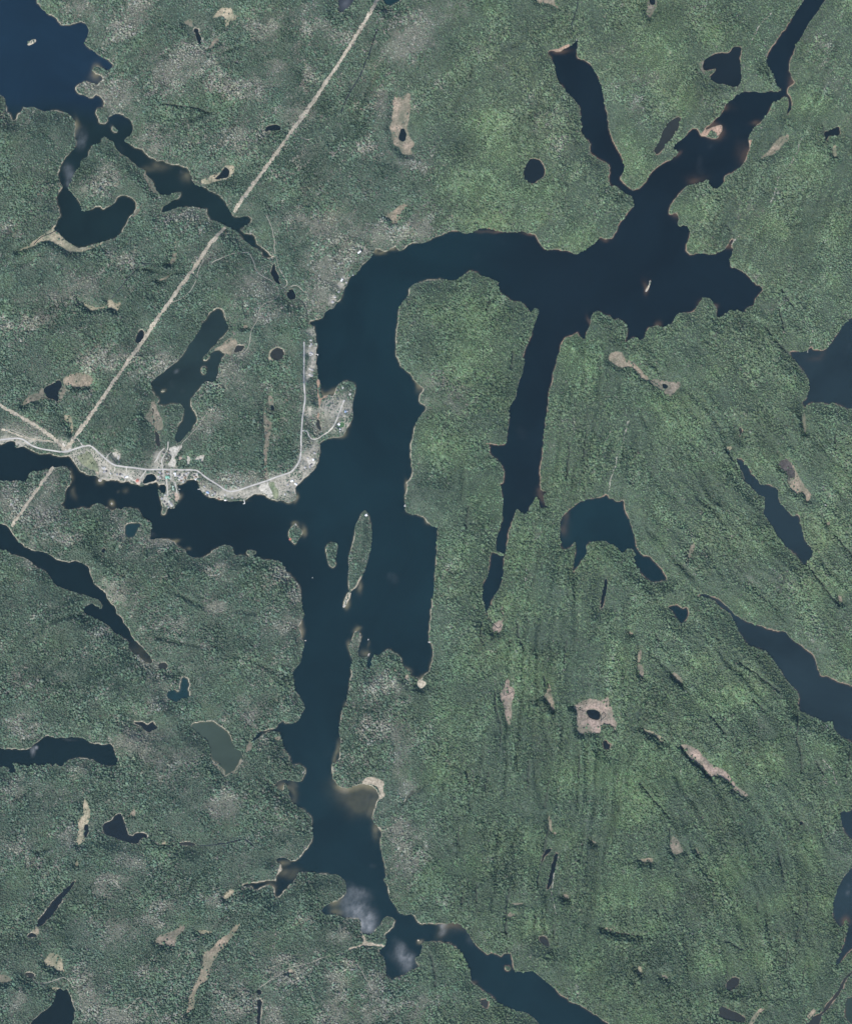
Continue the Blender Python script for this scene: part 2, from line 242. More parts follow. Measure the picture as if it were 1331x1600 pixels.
# (name, colour key, outline)
SHEETS = [
('bog','tan',"10 1110,580 1160,600 1215,560 1225,620 1215,700 1200,780 1210,830 1245,870 1240,900 1215,910 1240,945 1200,955 1165,945 1150,905 1115,890 1110,840 1085,780 1105,740"),
('bog','straw',"10 60,50 100,45 130,50 135,90 160,100 155,130 115,130 110,155 80,175 85,130 60,100 20,110 5,130 10,100"),
('bog','brown',"10 0,260 40,225 60,255 20,280 -30,310"),
('bog','straw',"10 -10,1075 40,1060 90,1005 145,1012 150,1045 120,1090 20,1112 -10,1112"),
('bog','tan',"11 1060,65 1100,50 1140,10 1200,-15 1205,10 1160,50 1150,110 1110,125 1095,90"),
('bog','tan',"20 680,-60 700,25 760,20 810,45 845,66 810,20 790,-60"),
('bog','tan',"30 815,930 850,880 900,830 950,820 945,860 890,910 870,940 780,970 760,985 800,940"),
('bog','straw',"30 1200,900 1240,880 1240,960 1220,975"),
('bog','brown',"30 392,385 430,365 425,410 445,475 412,440"),
('bog','brown',"30 78,0 150,0 130,60 90,120 75,110"),
('bog','brown',"00 880,1050 945,1110 960,1180 1010,1215 920,1170 880,1080"),
('bog','straw',"00 1230,1100 1290,1080 1360,1050 1360,1095 1270,1130 1230,1125"),
('bog','tan',"00 355,1170 365,1105 395,1140 375,1165"),
('bog','brown',"00 1115,135 1180,110 1185,170 1150,160"),
('bog','straw',"01 380,70 420,140 400,200 440,240 480,270 560,258 640,222 665,232 600,252 520,288 420,292 370,250 280,215 190,265 90,295 150,265 240,200 310,150 350,110"),
('bog','brown',"01 835,40 860,0 880,-20 850,60 790,90"),
('bog','brown',"01 980,30 990,0 1020,0 1000,50"),
('bog','straw',"01 485,598 520,595 570,625 630,625 665,610 660,580 690,580 700,600 748,596 735,630 720,662 690,635 640,635 570,650 555,648"),
('bog','tan',"01 385,1060 430,1035 510,1020 570,1050 575,1100 540,1120 440,1115 390,1100"),
('bog','brown',"01 130,1230 180,1165 230,1155 265,1110 280,1180 350,1185 390,1100 410,1115 405,1150 370,1215 300,1190 215,1200 150,1232"),
('bog','brown',"01 1035,385 1060,290 1080,255 1085,310 1070,360"),
('bog','brown',"01 950,470 1040,430 1045,440 1000,465"),
('bog','straw',"02 390,30 440,35 455,100 450,150 430,145 425,90 395,70"),
('bog','brown',"02 880,50 950,-40 1000,70 1000,120 960,135 930,90"),
('bog','brown',"01 920,1210 950,1190 965,1240 940,1260"),
('bog','tan',"11 0,920 20,880 60,860 110,810 150,815 165,850 130,900 120,925 90,910 60,895 20,895"),
('bog','brown',"11 188,738 220,733 228,755 198,757"),
('bog','straw',"11 345,960 355,890 405,865 450,885 450,925 395,958"),
('bog','brown',"11 345,1180 365,1160 380,1180 390,1225 350,1240"),
('bog','brown',"12 318,0 350,60 375,80 370,120 355,200 345,300 348,425 325,430 325,330 320,250 330,180 322,80"),
('bog','tan',"21 1130,950 1145,905 1215,895 1240,940 1280,960 1320,990; 31 20,985 50,1020 95,1060 75,1088 0,1022; 21 1331,1048 1290,1010 1250,995 1200,1000 1160,970"),
('bog','brown',"31 90,1070 150,1065 240,1085 275,1072 292,1110 245,1150 235,1178 205,1170 150,1120 100,1095"),
('bog','straw',"32 555,225 600,222 602,248 565,252"),
('bog','tan',"32 945,300 985,355 1010,410 1050,480 1088,520 1078,552 1042,568 1050,530 1020,500 1000,528 960,490 932,455 950,410 985,400 950,350"),
('marsh','peat',"32 880,340 890,315 940,290 955,340 985,400 950,410 940,445 930,390 890,365"),
('bog','tan',"32 890,415 905,412 920,440 905,440"),
('bog','tan',"32 1173,690 1200,678 1197,712 1176,717"),
('bog','brown',"32 1240,1135 1270,1135 1272,1188 1250,1172"),
('bog','brown',"32 325,890 355,810 380,820 360,870 338,930"),
('bog','brown',"32 1020,50 1050,0 1050,150 1035,150 1030,100"),
('bog','pink',"23 500,420 515,390 537,405 530,440 560,445 567,480 545,560 547,650 530,692 510,650 495,570 473,520 473,470 500,450"),
('bog','tan',"23 768,405 785,450 795,520 812,575 795,595 770,545 733,500 760,470"),
('bog','pink',"23 940,545 985,520 1040,512 1085,525 1110,520 1135,480 1150,550 1170,620 1192,670 1178,720 1140,670 1090,680 1085,730 1020,727 950,735 935,650 945,590 905,562"),
('bog','pink',"23 420,60 460,40 500,-5 495,60 480,110 440,122 425,100"),
('bog','pink',"22 475,1210 490,1190 500,1240 495,1262 480,1250"),
('bog','tan',"23 1315,220 1335,200 1335,390 1310,330"),
('bog','brown',"33 20,310 55,300 68,400 45,380 20,330"),
('bog','brown',"33 225,360 250,345 300,405 290,428 250,400"),
('bog','brown',"33 30,215 50,220 45,262 35,250"),
('bog','straw',"33 40,690 110,710 155,735 185,775 160,788 135,750 80,730"),
('bog','pink',"33 270,797 340,795 400,830 440,880 500,930 550,945 590,990 625,1050 712,1108 660,1118 600,1075 600,1045 530,990 460,992 430,950 380,910 340,880 310,830"),
('bog','tan',"23 1255,110 1275,98 1292,115 1270,130"),
('bog','brown',"34 215,160 235,95 260,110 300,180 300,205 240,225"),
('bog','tan',"34 20,245 80,230 118,240 115,265 60,262"),
('bog','brown',"34 370,160 415,210 385,218"),
('bog','tan',"34 715,1220 740,1180 790,1140 805,1160 760,1200 720,1280 690,1280"),
('bog','tan',"34 1000,1290 1060,1200 1100,1148 1115,1185 1060,1235"),
('bog','brown',"34 15,893 50,898 52,952 20,930"),
('bog','brown',"34 165,940 210,958 205,985 165,965"),
('bog','tan',"23 765,1253 772,1215 782,1250; 24 790,0 795,70 828,84 800,95 778,70 768,0"),
('bog','tan',"24 1085,658 1130,658 1200,690 1331,706 1331,714 1280,714 1190,702 1120,678"),
('bog','brown',"24 1015,122 1070,138 1052,152"),
('bog','brown',"24 850,460 890,453 893,490 870,493"),
('bog','brown',"24 525,515 600,505 625,515 560,527"),
('bog','brown',"24 510,590 545,560 570,585 540,605"),
('bog','straw',"24 1310,910 1340,890 1340,950 1315,940"),
('bog','straw',"03 520,1115 545,1160 562,1200 550,1253 470,1253 505,1235 510,1180"),
('bog','straw',"04 475,-10 550,-10 545,30 520,40 510,100 525,122 490,162 462,130 480,90"),
('bog','tan',"04 462,265 480,240 485,290 465,292"),
('bog','straw',"04 268,860 320,805 382,840 390,900 398,940 360,930 330,905 290,908"),
('bog','brown',"04 -60,935 50,950 90,980 40,1000 -60,990"),
('bog','tan',"04 1331,760 1345,800 1290,900 1270,990 1220,1010 1195,1080 1190,1160 1140,1205 1150,1100 1180,1030 1220,960 1245,870 1238,815 1290,790"),
('bog','tan',"14 0,800 40,740 100,700 170,630 182,645 140,710 90,770 60,810 20,860 0,885"),
('bog','straw',"04 1190,672 1290,680 1302,700 1230,706"),
('bog','brown',"04 945,755 970,710 1040,690 1130,635 1132,680 1080,720 1078,785 1020,775"),
('bog','straw',"04 920,122 980,150 1020,128 1018,152 970,166"),
('bog','tan',"04 190,692 220,648 247,680 235,712"),
('bog','straw',"04 308,1032 340,1018 378,1030 345,1052"),
('bog','straw',"04 652,30 690,24 704,55 670,62"),
('bog','brown',"03 1025,320 1050,335 1062,365 1045,355"),
('bog','brown',"03 790,1220 830,1175 838,1230 800,1240"),
('bog','straw',"14 75,492 80,450 137,418 147,455 100,492"),
('bog','brown',"13 208,852 215,800 240,748 258,770 258,822"),
('bog','brown',"13 105,972 150,930 175,885 205,880 165,935 162,980"),
('bog','brown',"13 -20,885 30,912 60,930 80,985 102,1002 85,1003 60,965 20,925"),
('bog','tan',"13 375,765 395,745 432,745 425,770"),
('beach','sand',"13 918,1032 935,1000 985,988 1032,1005 1060,1030 1052,1070 1070,1112 1020,1138 1036,1100 1018,1060 985,1038 950,1036"),
('beach','bright',"H 1035,890 1080,870 1120,895 1150,920 1130,960 1090,985 1050,980 1030,930"),
('beach','sand',"H 875,850 900,810 930,820 925,860 905,885 880,880"),
('beach','sand',"14 418,275 450,275 495,305 490,330 440,350 400,365 405,335"),
('beach','sand',"14 178,400 240,385 330,375 400,378 330,398 270,420 200,412"),
('beach','sand',"14 680,560 710,515 765,500 740,530 785,540 798,592 745,575 690,588"),
('beach','sand',"12 845,1095 870,1100 905,1035 925,1000 915,1050 885,1095 860,1120"),
('beach','sand',"14 1000,60 1020,35 1048,60 1035,110 1020,95"),
('beach','pinksand',"30 640,960 690,900 705,845 725,860 700,930 670,1010 640,1025 655,990"),
('beach','pinksand',"30 400,830 430,790 500,765 540,760 545,795 510,840 500,810 470,800 440,835"),
('beach','pinksand',"30 350,1110 400,1060 445,1095 405,1115 370,1125"),
('beach','pinksand',"D 565,120 605,140 630,190 600,240 595,330 620,420 650,440 700,380 750,375 740,410 660,450 625,480 620,560 600,650 605,740 560,770 570,690 600,600 585,480 575,350 560,220"),
('beach','pinksand',"20 765,308 820,300 870,278 910,262 900,285 860,308 815,320"),
('meadow','meadow',"B 265,300 330,262 385,255 400,200 480,250 505,300 560,380 580,470 575,540 520,520 520,480 420,460 350,420 300,360"),
('gravel_lot','gravel',"A 655,110 700,65 780,70 825,35 855,65 800,130 770,190 735,230 770,260 755,360 700,350 640,345 655,290 690,260 700,200 660,180"),
('gravel_lot','pinkgravel',"A 785,210 830,200 860,230 830,270 790,265"),
('gravel_lot','gravel',"A 895,200 950,190 970,240 940,340 905,330 910,260"),
('gravel_lot','gravel',"A 995,250 1080,195 1165,180 1140,250 1115,305 1090,260 1040,270"),
('gravel_lot','gravel',"A 560,770 620,750 650,800 720,850 730,890 690,915 640,890 610,920 590,870 560,830"),
('gravel_lot','gravel',"A 485,470 545,480 560,530 500,545"),
('gravel_lot','dirt',"A 740,700 790,700 810,800 760,850 730,800"),
('gravel_lot','gravel',"A 800,440 880,430 960,420 930,470 880,520 860,570 820,560 780,520"),
('gravel_lot','gravel',"A 985,430 1050,430 1090,480 1070,520 1010,520 990,480"),
('gravel_lot','pinkgravel',"A 180,540 220,490 260,500 270,570 255,610 210,590"),
('gravel_lot','gravel',"B 60,100 100,110 130,190 170,160 200,160 190,210 120,240 60,210"),
('gravel_lot','gravel',"B 745,235 820,235 830,290 850,250 885,260 870,340 840,340 835,290 780,300"),
('gravel_lot','gravel',"B 610,430 680,430 700,510 680,545 620,480"),
('gravel_lot','gravel',"B 820,520 960,530 1060,610 1080,650 960,590 860,590"),
('gravel_lot','dirt',"B 520,500 580,500 590,550 545,565"),
('gravel_lot','gravel',"C 640,500 700,470 730,500 790,610 770,650 730,650 700,600 620,560"),
('meadow','meadow',"C 730,470 810,460 820,530 860,560 860,660 800,670 790,600"),
('gravel_lot','gravel',"E 280,850 350,820 360,870 290,895"),
('gravel_lot','gravel',"E 260,1030 310,940 370,1010 350,1055"),
('gravel_lot','gravel',"E 250,1320 370,1300 370,1350 270,1345"),
('gravel_lot','gravel',"E 260,1410 370,1410 370,1465 280,1470"),
('gravel_lot','gravel',"C 1170,185 1260,190 1290,250 1220,310 1185,250"),
('lawn','lawn',"D 900,880 960,800 1020,830 1000,900 930,910"),
('sand_pit','sand',"14 930,740 960,750 1000,760 1065,765 1065,782 1020,780 950,770 840,800 815,825 850,780 920,770"),
('sand_pit','sand',"14 915,695 945,715 940,760 920,730"),
('sand_pit','sand',"14 460,930 500,905 500,940 480,945"),
]
# (name, width m, colour key, centre line)
ROADS = [
('highway',9,'asphalt',"02 -300,210 0,187 60,178 130,174 170,200 200,222 250,240 330,252 400,262 450,245 510,225 555,218 580,235 620,275 660,310 700,340 760,350 840,358 900,368 1000,365 1100,370 1200,368 1225,385 1260,415 1331,458; 12 50,465 90,495 125,503 180,490 250,465 330,440 420,405 490,385 520,350 545,310 552,250 552,180 555,120 560,50 567,0; 11 578,1190 572,1130 568,1050 570,950 570,840"),
('gravel_road',8,'gravel',"12 556,130 590,130 600,165 620,185 650,180 680,160 720,135 750,105 770,60 790,10; 11 800,1230 815,1200"),
('village_street',7,'gravel',"A 580,392 580,440 582,490"),
('village_street',8,'gravel',"A 690,395 690,460 690,525"),
('village_street',6,'gravel',"A 625,510 632,580 640,640 645,750"),
('village_street',7,'gravel',"A 740,555 748,600 760,650 775,720"),
('gravel_road',6,'gravel',"A 575,380 572,320 558,260 590,200 610,170 650,100 650,0"),
('gravel_road',6,'gravel',"A 600,90 550,130 520,180 500,240 460,290"),
('gravel_road',6,'gravel',"A 345,400 310,450 265,505"),
('gravel_road',5,'gravel',"B 810,420 800,500"),
('gravel_road',5,'gravel',"B 965,440 960,510"),
('gravel_road',5,'gravel',"B 690,320 700,280 750,235"),
('gravel_road',5,'gravel',"B 865,410 860,340"),
('gravel_road',5,'gravel',"B 370,160 330,100 280,40"),
('gravel_road',6,'gravel',"C 720,460 740,520 780,600"),
('forest_track',4.5,'track',"11 340,70 370,130 385,200 390,310 430,420 480,490 415,525 370,460 310,440 275,400 260,340 230,290 150,300 80,320 0,365"),
('forest_track',4,'track',"11 413,520 415,560 380,592 330,600 300,640 295,700 245,770 235,860 200,910 150,930"),
('forest_track',4,'track',"11 470,505 530,490 560,530 600,550"),
('forest_track',4.5,'track',"14 820,820 740,830 660,855 600,882 500,895 440,930 380,970 300,1030"),
('forest_track',4.5,'track',"14 530,905 570,970 600,1040 640,1120 670,1190 720,1260"),
('forest_track',4,'track',"14 880,880 905,890 950,970 985,1040"),
('forest_track',4.5,'track',"04 400,965 330,980 250,1003 200,985"),
('forest_track',4.5,'track',"04 400,965 430,980 460,1040"),
('forest_track',4.5,'track',"04 640,1165 700,1145 740,1172 800,1140 840,1090 880,1078 900,1110 960,1160 985,1270"),
('forest_track',4,'track',"02 40,115 100,130 160,160 200,185 330,200"),
('forest_track',4,'track',"01 1250,340 1215,400 1210,460 1170,540 1110,580 1060,600"),
('forest_track',4,'track',"02 1270,20 1230,80 1170,150 1110,210 1090,250"),
('forest_track',4,'track',"13 990,430 1040,460 1100,500"),
('forest_track',5,'track',"10 490,826 540,845 580,862 612,858"),
('creek',5,'creek',"01 680,575 740,515 800,440 850,395 862,352 890,370 930,358"),
('creek',7,'creek',"10 1020,190 985,280 940,410 890,510 830,590 800,690"),
('creek',5,'creek',"01 210,245 260,195 320,175 360,150"),
('creek',7,'creek',"14 30,148 120,135 180,115 220,120 260,160"),
('creek',4,'creek',"10 425,800 490,825 560,855 640,885"),
('creek',5,'creek',"20 950,0 945,60 910,140 915,180 945,215"),
('creek',4,'creek',"11 520,575 560,590 585,640 592,700"),
('creek',3,'creek',"23 880,565 930,560 970,590 1000,592"),
('creek',3,'creek',"23 1090,655 1090,610 1115,595 1120,620 1085,650"),
('creek',3,'creek',"23 520,395 485,430 500,470 500,500 530,490 555,470"),
('creek',4,'creek',"23 410,30 430,60 460,90 480,60"),
('creek',4,'creek',"31 95,1070 130,1090 160,1110"),
('creek',5,'creek',"04 905,110 930,125 1000,165 1060,155 1110,145"),
('creek',5,'creek',"04 1215,160 1280,152 1331,150"),
]
CORR = [(25,"P 606,-60; 10 1030,0 850,290 670,560 480,830 330,1040 190,1230; 11 140,45"),
        (25,"11 85,135 0,255; 01 1320,195 1180,410 1060,570 900,800 740,1030 590,1250; 02 505,115 410,245"),
        (22,"02 330,350 200,535 75,715"),
        (23,"01 -200,1130 0,1222; 02 50,0 200,80 330,170 400,245"),
        (10,"02 15,120 60,135 180,180 330,195")]
# broad tone of the woods: (field, strength, "frame u,v,ru,rv ...")
TONES = [
('pale',.9,"00 500,60,130,60 850,60,120,80 750,190,150,90 1010,450,120,110 700,570,150,100 900,830,100,70 1190,330,160,120 620,1100,150,90 100,640,60,60 960,920,60,50 540,540,70,50"),
('pale',.9,"10 250,580,110,90 330,180,120,80 400,420,80,90 620,130,90,70 90,480,130,120 560,700,120,70 800,220,90,80 1150,280,130,120 1280,200,120,160 1020,600,60,100 150,830,130,90 1250,1000,120,80 950,930,90,60 620,480,60,60"),
('pale',.9,"11 730,430,150,120 860,300,140,110 640,560,120,90 560,110,160,60 650,170,70,50 350,660,130,60 170,910,120,70 620,920,40,110 840,1180,60,60 1050,170,200,60 750,80,120,60 60,1040,90,70 300,500,130,70 1250,120,120,60"),
('pale',.9,"01 760,320,110,70 120,760,110,50 500,480,120,70 700,900,150,80 1000,960,120,90 60,130,120,70 1130,90,120,70 300,560,100,60 540,960,90,60 250,700,90,60 1280,300,80,60"),
('pale',.5,"20 180,60,130,90 770,720,110,110 840,880,80,60 1150,510,60,50 1200,310,80,60 1290,480,80,80 340,300,70,50 1310,640,50,60 70,480,40,30 500,420,70,60"),
('pale',.45,"30 50,650,50,40 380,90,90,90 440,610,110,70 100,480,90,80 1100,230,160,120 1200,500,80,100 1310,720,60,80 600,560,60,30 1150,330,60,60"),
('pale',.6,"21 200,1180,110,90 100,1060,120,80 770,80,60,30 40,140,120,60 40,20,130,80 30,1230,60,60"),
('pale',.4,"31 730,450,80,40 940,390,60,50 870,590,130,40 700,60,100,40 940,340,50,40"),
('pale',1.0,"02 60,560,110,100 280,620,120,120 420,800,100,60 200,950,80,50 150,130,160,60 650,380,90,40 1000,300,80,70 1240,100,80,90 760,740,60,60 980,800,140,40 740,1120,130,80 1120,640,60,40 330,420,60,60"),
('pale',1.2,"12 120,440,150,50 450,470,120,60 620,290,60,110 700,60,100,80 40,30,60,40 300,430,130,40 130,520,150,40 40,980,80,50 450,1000,80,60 30,1200,60,60 530,1130,40,70 600,350,60,60"),
('pale',.7,"13 1050,440,120,60 970,640,110,80 1150,700,110,90 1150,900,70,130 460,50,120,90 230,590,110,70 430,110,90,70 60,1190,120,80 140,1110,80,60 560,90,40,90 1200,1080,60,70 1040,380,80,50 890,170,40,70 300,800,60,50"),
('pale',.7,"03 930,400,80,90 620,110,90,60 150,420,110,60 100,680,140,70 980,540,110,50 780,780,110,70 900,800,120,90 950,720,130,40 1030,980,80,60 60,1080,100,100 1100,870,90,60 1080,60,120,60 1300,1200,60,60 880,300,80,40 500,960,60,50"),
('pale',.9,"04 700,680,150,90 800,260,90,60 500,960,60,110 560,1080,130,70 720,1180,200,70 630,400,70,40 950,640,90,50 1000,520,100,60 150,150,120,80 900,930,60,60 240,260,80,50 90,1130,80,80 1290,500,70,40 420,100,50,40 660,360,120,30"),
('pale',.9,"14 800,700,70,60 1010,1010,60,110 740,960,80,50 430,940,110,80 200,1140,150,110 400,1210,60,60 430,830,70,50 560,630,60,50 860,870,60,40 1150,180,50,160 1240,260,70,130 1190,60,70,60 720,1200,90,100 1080,1140,50,70 500,970,80,40 1250,1150,120,90 780,1060,60,110 960,1190,50,80"),
('pale',.25,"22 180,960,60,60 230,15,60,40 690,780,60,50 130,1060,40,60 900,100,200,40 760,230,40,70 620,700,60,40 650,1000,40,150 1270,20,60,60"),
('pale',.25,"32 600,40,70,50 200,360,60,40 620,800,80,60 700,1060,60,60 340,960,60,70 90,350,60,50 1220,560,60,60 650,960,50,40 180,590,50,40 850,1040,80,60"),
('pale',.2,"23 280,630,60,70 180,900,100,60 700,850,80,120 330,980,80,60 430,200,80,110 1090,330,80,100"),
('pale',.25,"33 1080,120,160,90 1300,60,80,80 760,690,60,60 740,770,60,40 850,260,150,60 1160,960,60,90"),
('pale',.25,"34 380,660,110,80 1290,220,80,120 1180,120,60,80 850,720,120,60 400,470,90,70 1000,60,100,50 420,770,60,40"),
('pale',.3,"24 60,80,80,60 130,480,130,60 950,1050,80,60 880,470,50,40 380,680,80,40 560,760,80,50 140,1130,110,60"),
('green',1.0,"20 380,740,110,90 500,900,200,150 1240,900,60,200 300,1150,250,120 420,60,80,80 690,1180,200,60"),
('green',1.0,"30 150,300,200,250 480,200,100,90 60,1020,90,160 1050,650,150,100 1090,1000,150,120 300,620,90,70"),
('green',.9,"31 350,30,180,80 850,160,120,90 1250,180,90,110 1210,480,60,80 490,1020,50,50 950,1100,80,60 350,240,100,60 150,1200,150,60"),
('green',.9,"21 420,100,200,70 960,220,120,90 250,960,200,150 320,700,160,160 70,650,80,80 1020,1000,80,150 900,900,80,150 700,60,100,40"),
('green',.7,"22 60,200,100,200 600,900,110,160 830,330,60,160 600,1170,120,70 200,250,120,120 1100,900,160,80 400,560,120,120 240,850,120,80"),
('green',.7,"32 250,100,160,120 450,330,130,60 1180,750,120,120 780,830,130,80 1150,1100,150,90 1250,430,90,120 800,300,150,90 180,820,60,60 700,1200,150,60"),
('green',.8,"23 1250,1080,150,150 1100,930,150,120 150,600,100,200 560,250,120,130 250,300,120,110 500,540,100,100 850,1000,120,140 700,400,150,80 1200,300,110,200 90,1000,100,120"),
('green',.8,"33 550,900,90,90 850,900,120,100 1210,930,70,120 400,290,80,60 100,900,150,150 300,1000,120,80 700,500,160,120 1180,800,110,60 480,540,160,70 80,1160,120,90 1290,200,50,100 640,990,70,60"),
('green',1.0,"34 540,360,80,80 880,510,80,70 180,380,100,90 440,850,100,100 780,840,80,60 1060,900,80,100 700,600,130,150 1160,500,110,120 60,1200,110,70 570,900,90,50 400,1120,90,60 640,280,130,80 1080,200,60,100 130,640,120,60"),
('green',.8,"24 1220,20,120,60 1170,1060,100,60 680,250,60,150 300,280,110,90 200,850,90,100 880,120,90,90 1250,400,100,120 430,900,60,60 60,340,100,110 1010,880,110,130 640,640,110,80 250,80,60,60 1150,480,130,110"),
('green',.7,"00 880,240,70,50 1180,620,180,60 300,60,60,60 90,850,90,60 180,1140,100,60 980,700,80,60 840,790,40,70"),
('green',.6,"10 240,80,80,60 60,640,100,70 150,990,110,60 480,1170,130,60 1250,740,60,80 1000,460,60,120 870,650,60,60 1080,260,40,70"),
('green',.8,"11 400,1000,120,90 520,780,110,80 750,80,60,50 60,560,80,50 340,180,60,60 780,20,140,40"),
('green',.8,"01 860,100,70,60 180,330,110,60 30,470,60,80 360,880,110,80 620,1090,60,50 680,760,80,40 60,650,60,60"),
('green',.6,"02 1150,280,60,60 480,660,100,60 100,990,110,90 380,1080,60,50 560,720,80,50 960,1100,160,80 680,200,130,90 220,60,120,40"),
('green',.6,"03 330,850,100,50 1150,590,120,40 300,160,130,110 60,760,120,40 1270,560,60,60 460,1000,160,70 280,500,160,120 60,240,90,140 760,560,140,70"),
('green',.7,"04 300,90,90,70 100,330,110,110 600,260,60,100 500,560,90,50 760,900,90,60 80,560,80,110 880,480,60,60 1180,600,120,60 1000,200,160,80 960,960,50,50 340,760,60,60"),
('green',.7,"14 350,770,120,90 1200,470,90,80 820,930,90,60 270,960,90,60 560,1150,90,90 840,1120,80,100 1310,1200,60,70 130,60,180,60 500,640,150,60"),
('green',.5,"12 100,180,130,120 430,150,80,100 280,1120,100,60 1290,200,50,120"),
('green',.5,"13 230,290,150,60 150,440,150,90 1170,620,80,80 980,480,60,60 1170,960,90,80 500,1240,120,60 1050,850,60,60"),
('dark',1.0,"10 500,280,90,160 560,520,70,120 290,310,60,60 700,650,90,80 900,620,80,120 1080,150,50,120 980,320,40,90 500,980,200,90 1070,1060,90,70 880,800,100,70 640,1000,110,90 160,1120,150,60"),
('dark',.8,"00 1000,350,150,60 500,1050,60,80 1190,760,160,120 560,1000,40,60 90,780,100,60 300,760,130,80 1250,130,100,70 220,900,160,90"),
('dark',.9,"12 200,150,120,160 450,250,80,130 60,330,60,60 620,220,40,40 380,1080,120,90 1300,400,50,160 930,780,50,160 740,880,30,70 510,770,30,40"),
('dark',.8,"02 560,780,110,110 1050,960,200,110 850,60,120,110 300,900,130,90 120,1200,200,60 520,900,180,120 680,110,110,90 700,650,120,70 1200,820,60,60"),
('dark',.8,"03 400,120,200,120 600,340,240,140 1000,100,120,80 320,370,200,120 1200,400,120,140 1000,820,150,90 1220,820,50,70 620,1080,180,80 250,1140,160,70 800,640,100,40 1080,1100,180,100"),
('dark',.8,"13 200,180,200,90 960,530,80,90 880,1000,100,60 330,900,150,80 900,660,60,110 380,570,130,70 420,1140,130,100 830,800,40,100 1020,220,60,60 1290,480,40,110"),
('dark',.8,"14 650,430,160,80 300,620,140,90 830,660,100,50 680,700,100,40 120,420,140,40 960,860,50,70 100,620,140,60 260,230,160,80 450,90,160,70 1120,100,40,120 720,770,110,50 970,740,30,40"),
('dark',.7,"04 380,670,100,80 740,600,80,80 1180,300,140,100 640,980,60,60 1030,820,130,60 700,150,140,60 1250,1150,80,90 300,1200,60,60 250,540,90,60 60,760,80,60 860,1060,60,50 520,460,100,40"),
('dark',.7,"21 150,560,150,120 380,620,70,60 520,720,120,110 560,1000,80,150 450,1120,140,90 1060,720,60,60 850,1100,80,140 1130,1080,80,150 1200,850,60,60 930,120,60,60 20,850,60,80"),
('dark',.7,"22 380,700,80,200 280,660,30,120 100,470,100,80 1000,120,60,140 1100,230,60,160 450,120,70,100 780,950,60,140 880,900,50,90 330,60,80,80 1250,280,40,160 470,330,30,60 100,780,60,40 380,920,30,120"),
('dark',.7,"31 780,780,80,60 900,830,60,110 440,900,90,140 660,940,120,140 1060,400,80,90 1000,250,60,150 340,880,70,80 120,890,60,70 1130,1000,120,120 780,1150,160,70 600,740,130,60 850,620,80,60 560,160,70,80"),
('dark',.7,"32 550,350,50,90 300,260,70,120 850,200,80,120 420,480,120,110 250,1080,80,50 700,540,60,60 450,900,80,60 120,740,60,110 1280,580,50,50 1100,250,60,130 880,1000,50,110 520,620,100,80 580,200,120,60"),
('dark',.8,"23 450,600,30,170 470,780,40,60 360,110,40,90 600,760,60,200 250,470,60,60 680,950,60,150 900,150,60,130 380,1030,60,60 1280,690,60,40 720,180,60,110 870,450,70,80 780,1120,30,150"),
('dark',.8,"33 560,80,60,110 640,330,90,60 900,460,100,80 980,620,40,110 1010,850,30,120 280,560,140,60 450,1060,120,70 700,650,120,90 850,700,120,90 170,1040,120,90 1170,970,50,70 130,500,80,120 640,140,50,50 1300,900,30,120"),
('dark',.8,"34 400,440,110,80 890,260,30,120 300,60,60,80 560,980,20,90 220,820,120,90 1230,760,50,110 1170,1000,60,90 750,400,100,60 480,140,90,70 980,640,50,60 120,850,80,60 640,60,120,50 920,880,50,60 200,1000,80,60 1040,450,40,80 650,1090,110,40"),
('dark',.8,"24 220,100,60,80 80,930,30,120 380,60,60,110 520,300,40,110 500,650,20,80 700,420,40,90 740,120,20,120 270,1060,40,60 450,370,130,90 60,230,100,60 330,420,80,90 1000,200,90,90 820,820,90,80 1200,860,150,80 950,700,90,60 380,980,60,40"),
('dark',.7,"30 250,150,80,60 590,90,130,130 750,400,90,110 350,700,110,70 760,880,60,60 1160,400,50,60 620,240,60,60 330,270,90,70 1000,150,130,50 1270,1000,70,110 1120,730,90,50 680,1100,60,80 200,80,80,80"),
('dark',.7,"20 480,280,70,80 460,600,70,60 700,640,60,50 680,760,40,120 560,800,60,100 760,150,130,90 930,860,60,90 1180,80,100,60 30,1120,60,60 600,60,60,60 1060,160,60,60 250,900,110,80 150,330,80,80 320,470,80,60"),
('dark',.7,"01 550,420,120,90 260,420,90,60 850,560,120,70 1120,720,90,50 1020,380,90,50 160,1000,120,60 800,700,90,50 540,720,160,50 1180,120,60,60 480,1150,110,40 950,1150,50,60 330,700,110,60 400,600,80,40"),
('dark',.6,"11 450,240,120,90 540,350,70,70 640,150,120,60 100,350,110,60 180,500,80,60 350,760,110,40 470,650,110,40 170,1150,120,80 480,1200,60,40 600,650,60,40 900,60,90,50 420,560,80,50"),
]
